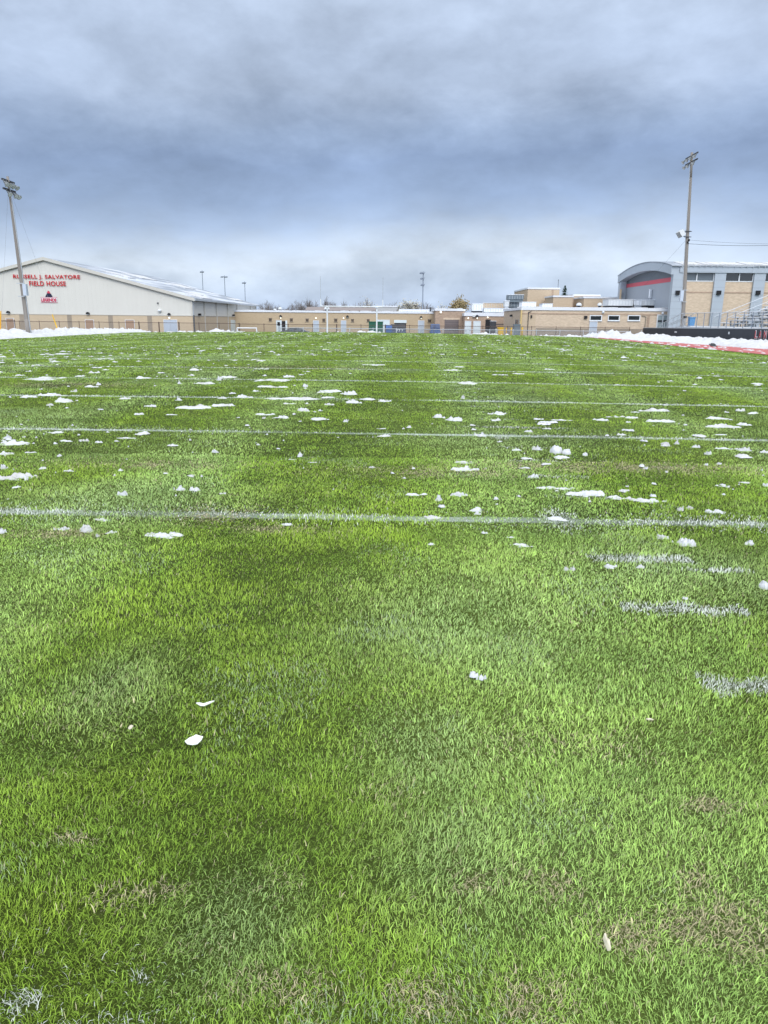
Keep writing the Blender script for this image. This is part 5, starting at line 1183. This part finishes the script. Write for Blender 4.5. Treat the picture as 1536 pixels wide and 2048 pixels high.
def yard():
    Y = 112.0
    def box_thing(name, label, cat, px0, px1, py0, Y, depth, mt_, group=None, top=None):
        x0, x1 = at(px0, 655, Y).x, at(px1, 655, Y).x; zb = float(gz(x0, Y)); z = at((px0+px1)/2, py0, Y).z
        t = thing(name, label, cat, ((x0+x1)/2, Y, zb), group); MB().box(x0, x1, Y, Y+depth, zb, z-.1).build('body', M[mt_], t, bevel=.04)
        MB().box(x0-.04, x1+.04, Y-.05, Y+depth+.04, z-.097, z).build('lid', M[top or mt_], t)
        MB().box(x0+.15, x1-.15, Y-.03, Y-.003, zb+.25, z-.3).build('front_panel', M[mt_], t); return t
    box_thing('waste_compactor', 'dark green tall bin with snow on its lid beside the open black doorway', 'bin', 981.5, 992, 641.5, 122, 1.4, 'charcoal', top='snow')
    box_thing('yellow_container', 'bright yellow box container behind the silver fence', 'container', 997, 1007.5, 654.5, 109.5, 1.2, 'yellow')
    box_thing('grey_cabinet', 'grey steel utility cabinet under the small court window', 'cabinet', 1028, 1041, 648.5, 111, 1.0, 'duct')
    box_thing('grey_crate', 'low pale grey crate left of the yellow container', 'crate', 992, 996.7, 658, 110, .8, 'unit')
    for px, py0, lab in ((1013, 655.5, 'thin yellow bollard nearest the yellow container'), (1022.5, 655, 'yellow bollard between the thin one and the grey cabinet'), (1044.5, 654.5, 'stout yellow bollard at the corner of the buff brick wing')):
        p = at(px, 660, 109.8); zb = float(gz(p.x, p.y)); z = at(px, py0, 109.8).z; t = thing('bollard', lab, 'bollard', (p.x, p.y, zb), 'yellow bollards at the service court')
        MB().lathe((p.x, p.y, zb), [(.11, 0), (.11, z-zb-.08), (.08, z-zb-.02), (.02, z-zb)], 12).build('post', M['yellow'], t, True); MB().lathe((p.x, p.y, zb), [(.17, 0), (.17, .06), (.12, .1)], 12).build('base', M['base_course'], t)
    # box on a post in front of the open doorway
    p = at(557.5, 655, 106); zb = float(gz(p.x, 106)); z = at(557.5, 644, 106).z
    t = thing('post_mounted_box', 'black box on a thin post before the open doorway of the tan wing', 'post box', (p.x, 106, zb))
    MB().tube((p.x+.03, 106, zb), (p.x+.03, 106, z-.5), .06, n=8).build('post', M['pole_steel'], t); MB().box(p.x-.17, p.x+.17, 105.85, 106.2, z-.5, z).build('box', M['black'], t, bevel=.02)
    # flood lamp standard seen against the court
    p = at(1056.5, 650, 108.7)
yard()
def parked_car():
    Y = 113.5; x0, x1 = at(561, 660, Y).x, at(603, 660, Y).x; zb = float(gz(x0, Y)); L_ = 4.6; xc = (x0+x1)/2+.4; xs = xc-L_/2; xe = xc+L_/2
    t = thing('parked_car', 'dark blue sedan parked beyond the fence, half hidden by the field', 'car', (xc, Y, zb))
    def prof(pts, y0, y1, name, mt_, par): MB().prism([(xs+u*L_, y0, zb+v) for u, v in pts], (0, y1-y0, 0)).build(name, mt_, par, bevel=.05)
    prof([(0, .35), (.02, .75), (.10, .88), (.30, .95), (.70, .98), (.93, .92), (1, .78), (1, .35), (.9, .25), (.08, .25)], Y, Y+1.75, 'body', M['car'], t)
    prof([(.20, .96), (.34, 1.28), (.42, 1.38), (.62, 1.40), (.72, 1.33), (.88, .98)], Y+.14, Y+1.61, 'cabin', M['glass'], t)
    r = MB(); r.prism([(xs+u*L_, Y+.12, zb+v) for u, v in ((.33, 1.29), (.42, 1.40), (.62, 1.425), (.73, 1.34), (.62, 1.36), (.42, 1.34))], (0, 1.51, 0)); r.build('roof', M['car'], t)
    for u in (.30, .53, .80): MB().prism([(xs+(u-.012)*L_, Y+.125, zb+.97), (xs+(u+.012)*L_, Y+.125, zb+.97), (xs+(u+.02)*L_, Y+.125, zb+1.3), (xs+(u)*L_, Y+.125, zb+1.3)], (0, .02, 0)).build('pillar', M['car'], t)
    for a, b in ((.30, .52), (.54, .76)): MB().prism([(xs+(a+.01)*L_, Y+.135, zb+1.0), (xs+(b-.01)*L_, Y+.135, zb+1.0), (xs+(b-.03)*L_, Y+.135, zb+1.27), (xs+(a+.06)*L_, Y+.135, zb+1.27)], (0, -.006, 0)).build('window', M['glass_grey'], t)
    for u in (.18, .82):
        w = MB().tube((xs+u*L_, Y-.02, zb+.32), (xs+u*L_, Y+.2, zb+.32), .32, n=18).build('wheel', M['rubber'], t); MB().tube((xs+u*L_, Y-.03, zb+.32), (xs+u*L_, Y-.021, zb+.32), .2, n=14).build('rim', M['galv'], w)
    MB().box(xs-.02, xs+.05, Y+.15, Y+.45, zb+.62, zb+.76).build('headlight', M['lens'], t); MB().box(xs-.02, xs+.05, Y+1.3, Y+1.6, zb+.62, zb+.76).build('headlight', M['lens'], t)
    MB().box(xs+.30*L_, xs+.34*L_, Y-.14, Y-.003, zb+.92, zb+1.04).build('mirror', M['car'], t)
parked_car()

# ------------------------------------------------------------------ bleachers, dark wall
XW = 35.4
def dark_wall():
    t = thing('boundary_wall', 'dark slate painted wall with red outlined block letters under the bleachers', 'wall', (XW, 80, -.6))
    ys = [30, 50, 62, 72.5, 84, 97, 110]
    w = MB()
    for a, b in zip(ys[:-1], ys[1:]):
        za, zb_ = 1.08-.0085*(a-70), 1.08-.0085*(b-70)
        w.prism([(XW, a+.01, -1), (XW, b-.01, -1), (XW, b-.01, zb_-.06), (XW, a+.01, za-.06)], (.25, 0, 0))
    w.build('wall_panel', M['wall_dark'], t)
    c = MB(); za, zb_ = 1.08-.0085*(30-70), 1.08-.0085*(110-70)
    c.prism([(XW-.05, 30, za-.055), (XW-.05, 110, zb_-.055), (XW-.05, 110, zb_+.03), (XW-.05, 30, za+.03)], (.35, 0, 0)); c.build('coping', M['galv'], t)
    # corner return at the far end
    MB().box(XW+.26, XW+5, 109.6, 109.85, -1.1, .70).build('return_panel', M['wall_dark'], t)
    rot = (math.pi/2, 0, -math.pi/2)
    def letter(ch, px, h, zc):
        y = (XW)*F_PX/(px-768-20.4); 
        # where the sight line of this column meets the wall
        d = ray(px, 668); y = XW*d.y/d.x
        lettering(ch, h*.68, h, .03, .075, M['white'], t, (XW-.02, y, zc-.5*h), rot, 'letter')
        lettering(ch, h*.54, h*.86, .03, .0, M['red_paint'], t, (XW-.045, y, zc-.5*h+.07*h), rot, 'letter_face')
    for ch, px in (('L', 1513.5), ('A', 1521.5), ('N', 1531.5)): letter(ch, px, .82, .46)
    # small white marks
    for px, py, w_, h_ in ((1283, 664, .10, .62), (1351.5, 664, .20, .16), (1458, 666, .08, .26)):
        d = ray(px, py); k = XW/d.x; y = k*d.y; z = H_CAM+k*d.z
        MB().box(XW-.015, XW-.003, y-w_*2, y+w_*2, z-h_/2, z+h_/2).build('white_marking', M['white'], t)
dark_wall()
def bleachers():
    X0, X1, YA, YB = 35.75, 47.5, 44.0, 94.5; zd = 1.02
    t = thing('bleachers', 'aluminium bleachers with snowy seat planks and sloping end handrails', 'bleachers', (X0, 70, -.5))
    MB().box(X0, X0+2.2, YA, YB+2.5, zd-.14, zd).build('walkway', M['alum'], t)
    s = MB(); r = random.Random(2); y = YA
    while y < YB+2: ye = min(YB+2.3, y+1+3*r.random()); s.prism([(X0+.25, y, zd+.003), (X0+1.7, y, zd+.003), (X0+1.5, y, zd+.06), (X0+1.0, y, zd+.10+.06*r.random()), (X0+.4, y, zd+.05)], (0, ye-y-.05, 0)); y = ye
    s.build('snow_cover', M['snow'], t)
    # front guard rail
    ps = [96.2]+[onx(px, X0) for px in (1365, 1368, 1394, 1408, 1423, 1438, 1454, 1470, 1487, 1505, 1525)]; ps += [ps[-1]-2.0*k for k in range(1, 12)]
    for y in ps: MB().box(X0-.03, X0+.03, y-.035, y+.035, zd-.2, 2.60).build('railing_post', M['pole_steel' if y < 92 else 'galv'], t)
    MB().tube((X0, 96.5, 2.64), (X0, 49, 2.66), .035, n=7).build('top_rail', M['alum'], t)
    MB().tube((X0, 96.2, zd+.12), (X0, 49, zd+.12), .025, n=6).build('bottom_rail', M['galv'], t)
    inf = MB(); inf.add([(X0+.02, 96, zd+.13), (X0+.02, 49, zd+.13), (X0+.02, 49, 2.62), (X0+.02, 96, 2.62)], [(0, 1, 2, 3)]); inf.build('rail_mesh', M['wire'], t)
    # ramp with falling rail at the far end
    MB().prism([(X0, 97.1, zd-.14), (X0, 97.1, zd), (X0, 104.5, zd-1.5), (X0, 104.5, zd-1.64)], (1.6, 0, 0)).build('ramp', M['alum'], t)
    for xx in (X0, X0+1.6):
        MB().tube((xx, 96.6, 2.64), (xx, 104.5, 1.15), .035, n=7).build('ramp_handrail', M['alum'], t); MB().tube((xx, 96.6, 2.0), (xx, 104.5, .5), .03, n=6).build('ramp_handrail', M['galv'], t)
        for k in range(5): y = 97.8+k*1.55; zz = 2.64-(y-96.6)*.189; MB().box(xx-.03, xx+.03, y-.03, y+.03, zz-1.55, zz).build('ramp_post', M['galv'], t)
    # rows of seats
    n = 14; rise, run = .315, .76
    for k in range(n):
        x = X0+2.5+run*k; z = zd+.10+rise*k
        yb = YB-2.8
        MB().box(x, x+.27, YA, yb, z+.36, z+.41).build('seat_plank', M['alum'], t)
        MB().box(x+.30, x+.74, YA, yb, z-.03, z+.02).build('foot_plank', M['alum'], t)
        sn = MB(); y = YA+20; rr = random.Random(k)
        while y < yb-.5:
            ye = min(yb-.05, y+.8+2.6*rr.random())
            if rr.random() < .62: sn.prism([(x+.02, y, z+.412), (x+.25, y, z+.412), (x+.22, y, z+.46+.05*rr.random()), (x+.05, y, z+.45)], (0, ye-y-.1, 0))
            y = ye
        sn.build('snow_cover', M['snow'], t)
        b = MB(); y = YA+20.5
        while y < yb: b.box(x+.06, x+.20, y-.04, y+.04, z+.02, z+.355); b.box(x+.45, x+.53, y-.05, y+.05, z-rise, z-.033); y += 1.83
        b.build('seat_bracket', M['duct'], t)
    fr = MB(); y = YA+20
    while y < YB-2: 
        fr.prism([(X0+2.4, y, zd-.35), (X0+2.4+run*n, y, zd-.35+rise*n), (X0+2.4+run*n, y, zd-.15+rise*n), (X0+2.4, y, zd-.15)], (0, .10, 0))
        for q in (0.15, .5, .85): xx = X0+2.4+run*n*q; fr.box(xx-.05, xx+.05, y, y+.10, -1.1, zd-.35+rise*n*q)
        y += 3.66
    fr.build('understructure', M['galv'], t)
    # end and aisle handrails climbing with the rows
    for y, xo, dz in ((91.4, 1.9, 1.15), (87.4, 1.7, 1.0), (84.0, 1.7, 1.0)):
        a = Vector((X0+xo, y, zd+.1+dz-.05)); b = Vector((X0+xo+run*n, y, zd+.1+dz-.05+rise*n))
        MB().tube(a, b, .032, n=7).build('handrail', M['alum'], t)
        ps_ = MB()
        for q in range(0, n+1, 3): p = a.lerp(b, q/n); ps_.box(p.x-.025, p.x+.025, p.y-.025, p.y+.025, p.z-1.05, p.z)
        ps_.build('handrail_post', M['galv'], t)
        if y > 91: MB().tube(a-Vector((0, 0, .45)), b-Vector((0, 0, .45)), .025, n=6).build('handrail', M['galv'], t)
bleachers()
def blue_bin():
    Y = 95.0; p = at(1382, 652, Y); z0 = 1.03; z1 = at(1382, 634, Y).z
    t = thing('trash_bin', 'bright blue plastic trash bin standing behind the bleacher railing', 'bin', (p.x, Y, z0))
    MB().prism([(p.x-.30, Y-.3, z0), (p.x+.30, Y-.3, z0), (p.x+.36, Y-.3, z1-.12), (p.x-.36, Y-.3, z1-.12)], (0, .6, 0)).build('body', M['cart_blue'], t, bevel=.03)
    MB().box(p.x-.39, p.x+.39, Y-.36, Y+.34, z1-.117, z1).build('lid', M['cart_blue'], t, bevel=.02)
    for s in (-1, 1): MB().tube((p.x+s*.24, Y+.3, z0+.1), (p.x+s*.30, Y+.3, z0+.1), .1, n=12).build('wheel', M['rubber'], t)
    MB().tube((p.x-.3, Y+.36, z1-.15), (p.x+.3, Y+.36, z1-.15), .025, n=6).build('handle', M['cart_blue'], t)
    p = at(1370.5, 634, 95.6); t2 = thing('loudspeaker', 'small dark loudspeaker on a railing post beside the blue bin', 'loudspeaker', (p.x, 95.6, p.z)); MB().box(p.x-.18, p.x+.18, 95.5, 95.8, p.z-.12, p.z+.12).build('case', M['black'], t2, bevel=.03); MB().tube((p.x, 95.65, 1.0), (p.x, 95.65, p.z-.123), .03, n=6).build('post', M['galv'], t2)
blue_bin()

# ------------------------------------------------------------------ litter
def sheet_thing(name, label, cat, px, py, outline, mt_, lift=.03, bend=.01, group=None, thick=.004):
    p = onground(px, py); z = float(gz(p.x, p.y))+lift; r = random.Random(int(px))
    k_ = .72 if 'paper' in name else .48; n = len(outline); top = [(p.x+u*k_, p.y+v*k_, z+bend*math.sin(5*u+9*v)*2+bend*r.random()) for u, v in outline]; c = (p.x, p.y, z+bend*1.3)
    m_ = MB(); k = len(top); m_.add(top+[(a, b, q-thick) for a, b, q in top]+[c, (c[0], c[1], c[2]-thick)], [(i, (i+1) % k, 2*k) for i in range(k)]+[(k+(i+1) % k, k+i, 2*k+1) for i in range(k)]+[(i, k+i, k+(i+1) % k, (i+1) % k) for i in range(k)])
    return finish(m_.build(name, mt_), label, cat, group)
sheet_thing('paper_scrap', 'smooth white rounded scrap lying flat in the near grass', 'paper scrap', 388, 1499, [(-.045, .0), (-.03, .03), (-.012, .042), (.0, .052), (.022, .045), (.04, .04), (.038, .01), (.025, -.02), (.0, -.026), (-.028, -.02)], M['paper'], .034, .004)
sheet_thing('paper_scrap', 'thin torn pale scrap half sunk in the grass behind the smooth one', 'paper scrap', 408, 1420, [(-.05, .02), (-.02, .0), (.005, -.012), (.03, .015), (.055, .03), (.03, .028), (0, .012), (-.03, .03)], M['paper'], .020, .008)
sheet_thing('dry_leaf', 'upright crumpled tan leaf in the near grass beside a straw patch', 'dry leaf', 1211, 1912, [(-.012, .03), (-.004, .045), (.006, .05), (.011, .03), (.016, .01), (.02, -.015), (.012, -.028), (.0, -.02), (-.008, 0)], M['leaf'], .032, .012, 'dry leaves')
sheet_thing('dry_leaf', 'small curled tan leaf in the grass above the smooth white scrap', 'dry leaf', 262, 1470, [(-.02, 0), (-.01, .015), (.005, .02), (.02, .012), (.015, -.005), (-.004, -.012)], M['leaf'], .030, .01, 'dry leaves')
sheet_thing('dry_leaf', 'small dull leaf lying near the end painted mark', 'dry leaf', 1298, 1452, [(-.03, .004), (-.012, .014), (.012, .006), (.03, -.004), (.01, -.01), (-.012, -.006)], M['leaf'], .028, .006, 'dry leaves')
def snow_lump_pair():
    p = onground(953, 1362); b = Blob(777, 36, lump=.25, ragged=.25); o = blob_mesh(b, 'snow_clump'); o.location = (p.x-.012, p.y, float(gz(p.x, p.y))+.022); o.scale = (.045, .05, .035); o.rotation_euler = (0, 0, -.5); finish(o, 'small smooth white snow lump alone in the near grass', 'snow clump', 'snow clumps scattered over the grass')
    b = Blob(778, 28, lump=.25, ragged=.25); o = blob_mesh(b, 'snow_clump'); o.location = (p.x+.026, p.y-.012, float(gz(p.x, p.y))+.022); o.scale = (.024, .024, .028); finish(o, 'tiny snow bit touching the smooth lump in the near grass', 'snow clump', 'snow clumps scattered over the grass')
snow_lump_pair()
def track_mat():
    p = onground(1425, 693); z = float(gz(p.x, p.y)); t = thing('black_mat', 'crumpled black mat lying on the red track before the snow bank', 'mat', (p.x, p.y, z))
    MB().prism([(p.x-.32, p.y-.5, z+.015), (p.x+.22, p.y-.35, z+.015), (p.x+.36, p.y+.6, z+.10), (p.x-.12, p.y+.5, z+.16)], (0, 0, .05)).build('sheet', M['black'], t); MB().prism([(p.x+.0, p.y+.1, z+.07), (p.x+.34, p.y+.2, z+.12), (p.x+.36, p.y+.6, z+.2), (p.x+.05, p.y+.55, z+.22)], (0, 0, .04)).build('fold', M['black'], t)
track_mat()

# ------------------------------------------------------------------ trees
def tree_mesh(seed, h, spread, levels, kids, lean=.25, tr=.02, thin=.6):
    """Bare tree: trunk tube and all limbs and twigs as tapering tubes; returns (trunk MB, crown MB, twig ends)."""
    r = random.Random(seed); tk, cr, tips = MB(), MB(), []
    def grow(p, d, L_, rad, lv):
        seg = 3 if lv < 2 else 2; a = p; ra = rad
        for s in range(seg):
            d = (d+Vector((r.uniform(-1, 1), r.uniform(-1, 1), r.uniform(-.2, .7)))*.13).normalized(); b = a+d*(L_/seg); rb = ra*.78
            (tk if lv == 0 else cr).tube(a, b, ra, rb, 6 if lv == 0 else (4 if lv == 1 else 3), cap=False); a, ra = b, rb
            if lv < levels and (lv > 0 or s > 0):
                for _ in range(kids):
                    q = Vector((r.uniform(-1, 1), r.uniform(-1, 1), r.uniform(.15, 1.0)*(1/spread))).normalized(); e = (d*.55+q*.75).normalized()
                    grow(a-d*(L_/seg)*r.random()*.8, e, L_*thin*(.7+.5*r.random()), max(ra*.6, .022), lv+1)
        tips.append(a)
    grow(Vector((0, 0, 0)), Vector((r.uniform(-.05, .05), 0, 1)), h*.55, h*tr, 0)
    return tk, cr, tips
def leafy(tips, n, size, seed, spread=.5):
    r = random.Random(seed); m_ = MB()
    for _ in range(n):
        c = r.choice(tips)+Vector((r.gauss(0, spread), r.gauss(0, spread), r.gauss(0, spread*.8)))
        u = Vector((r.uniform(-1, 1), r.uniform(-1, 1), r.uniform(-1, 1))).normalized()*size*(.5+r.random()); v = u.orthogonal().normalized()*size*(.4+.5*r.random())
        m_.add([c-u, c+v, c+u, c-v], [(0, 1, 2, 3)])
    return m_
def make_tree(label, px, pytop, Y, seed, spread=.9, levels=3, kids=4, leaf=None, nleaf=0, lsize=.2, name='bare_tree', cat='tree', group='bare trees behind the low roofs'):
    p = at(px, 640, Y); zb = -1.2; h = at(px, pytop, Y).z-zb
    tk, cr, tips = tree_mesh(seed, h, spread, levels, kids)
    top = max(q.z for q in tips); k = h/top
    for m_ in (tk, cr): m_.v = [(v[0]*k+p.x, v[1]*k+Y, v[2]*k+zb) for v in m_.v]
    tips = [Vector((q.x*k+p.x, q.y*k+Y, q.z*k+zb)) for q in tips]
    t = thing(name, label, cat, (p.x, Y, zb), group)
    tk.build('trunk', M['bark'], t); c = cr.build('crown', M['twig'], t)
    if leaf: leafy(tips, nleaf, lsize, seed).build('foliage', leaf, t)
    return t
bud = pm('pale_spring_buds', (.46, .44, .36), .9, .25, 2); olive = pm('olive_brown_leaves', (.26, .205, .105), .9, .3, 2); conif = pm('dark_conifer_needles', (.022, .05, .032), .9, .3, 3)
make_tree('tall bare tree just left of the goalpost upright', 620, 592, 200, 1, .55)
make_tree('tallest bare tree behind the goalpost upright', 647, 590, 205, 2, .5)
make_tree('bare tree between the two trees by the goalpost upright', 634, 598, 196, 9, .7)
make_tree('slim dark bare tree over the goalpost crossbar', 690, 597, 200, 3, .4)
make_tree('bare tree with narrow crown right of the crossbar centre', 739.5, 594, 190, 4, .5, leaf=bud, nleaf=350, lsize=.16)
make_tree('small bare tree over the crossbar beside the slim dark one', 706, 607, 198, 10, .9)
make_tree('small bare tree at the first gap beside the field house roof', 537, 611, 215, 5, 1.2)
make_tree('low bare tree behind the first roof vents', 557, 609, 220, 6, 1.2)
make_tree('low bare tree right of the first roof vents', 578, 610, 215, 7, 1.2)
make_tree('low bare tree between the roof vents and the goalpost', 600, 606, 210, 8, 1.0)
make_tree('bare bushy tree just behind the goalpost crossbar', 668, 603, 208, 12, 1.0)
make_tree('pale budding tree left of the three tier lamp pole', 802, 601, 195, 13, .8, leaf=bud, nleaf=450, lsize=.20)
make_tree('broad pale budding tree touching the three tier lamp pole', 824, 601, 190, 14, 1.1, leaf=bud, nleaf=800, lsize=.2)
make_tree('rounded olive brown tree above the brown garage block', 910.5, 593, 185, 15, 1.1, kids=4, leaf=olive, nleaf=2600, lsize=.26, name='budding_tree')
make_tree('small pale tree left of the rounded olive brown one', 882, 609, 190, 16, 1.2, leaf=bud, nleaf=500, lsize=.2)
def conifer():
    Y = 165.0; p = at(1126, 640, Y); zb = -1.2; h = at(1126, 570, Y).z-zb; r = random.Random(6)
    t = thing('conifer_tree', 'dark green conifer poking up behind the tan brick blocks', 'tree', (p.x, Y, zb))
    MB().tube((p.x, Y, zb), (p.x, Y, zb+h*.97), .2, .03, 7).build('trunk', M['bark'], t)
    m_ = MB()
    for k in range(34):
        f = .25+.75*k/34; z = zb+h*f; R_ = (1-f)*h*.40+.18
        for j in range(7):
            a = r.random()*6.28; L_ = R_*(.55+.6*r.random()); d = Vector((math.cos(a), math.sin(a), -.25+.35*r.random())); o = Vector((p.x, Y, z+r.uniform(-.1, .1)))
            for q in range(7):
                c = o+d*L_*(q+1)/7; s = .17*(1.25-q/8); u = Vector((r.uniform(-1, 1), r.uniform(-1, 1), r.uniform(-.6, .6))).normalized()*s; v = u.orthogonal().normalized()*s*.5
                m_.add([c-u, c+v, c+u, c-v], [(0, 1, 2, 3)])
    m_.build('crown', conif, t)
conifer()
def thicket():
    r = random.Random(9); m_ = MB()
    for k in range(2600):
        px = r.uniform(520, 870); Y = r.uniform(225, 245); p = at(px, 640, Y); h = 3.0+4.2*r.random()*(.6+.6*math.sin(px*.05)**2)
        a = Vector((p.x, Y, -1.2)); b = a+Vector((r.uniform(-.8, .8), r.uniform(-.5, .5), h)); m_.tube(a, b, .07, .015, 3, cap=False)
        for q in range(3): c = a.lerp(b, .45+.5*r.random()); m_.tube(c, c+Vector((r.uniform(-1, 1), r.uniform(-.5, .5), r.uniform(.4, 1.3))), .035, .01, 3, cap=False)
    finish(m_.build('thicket', M['twig']), 'far low thicket of bare grey brown brush beyond the school roofs', 'thicket', kind='stuff')
thicket()
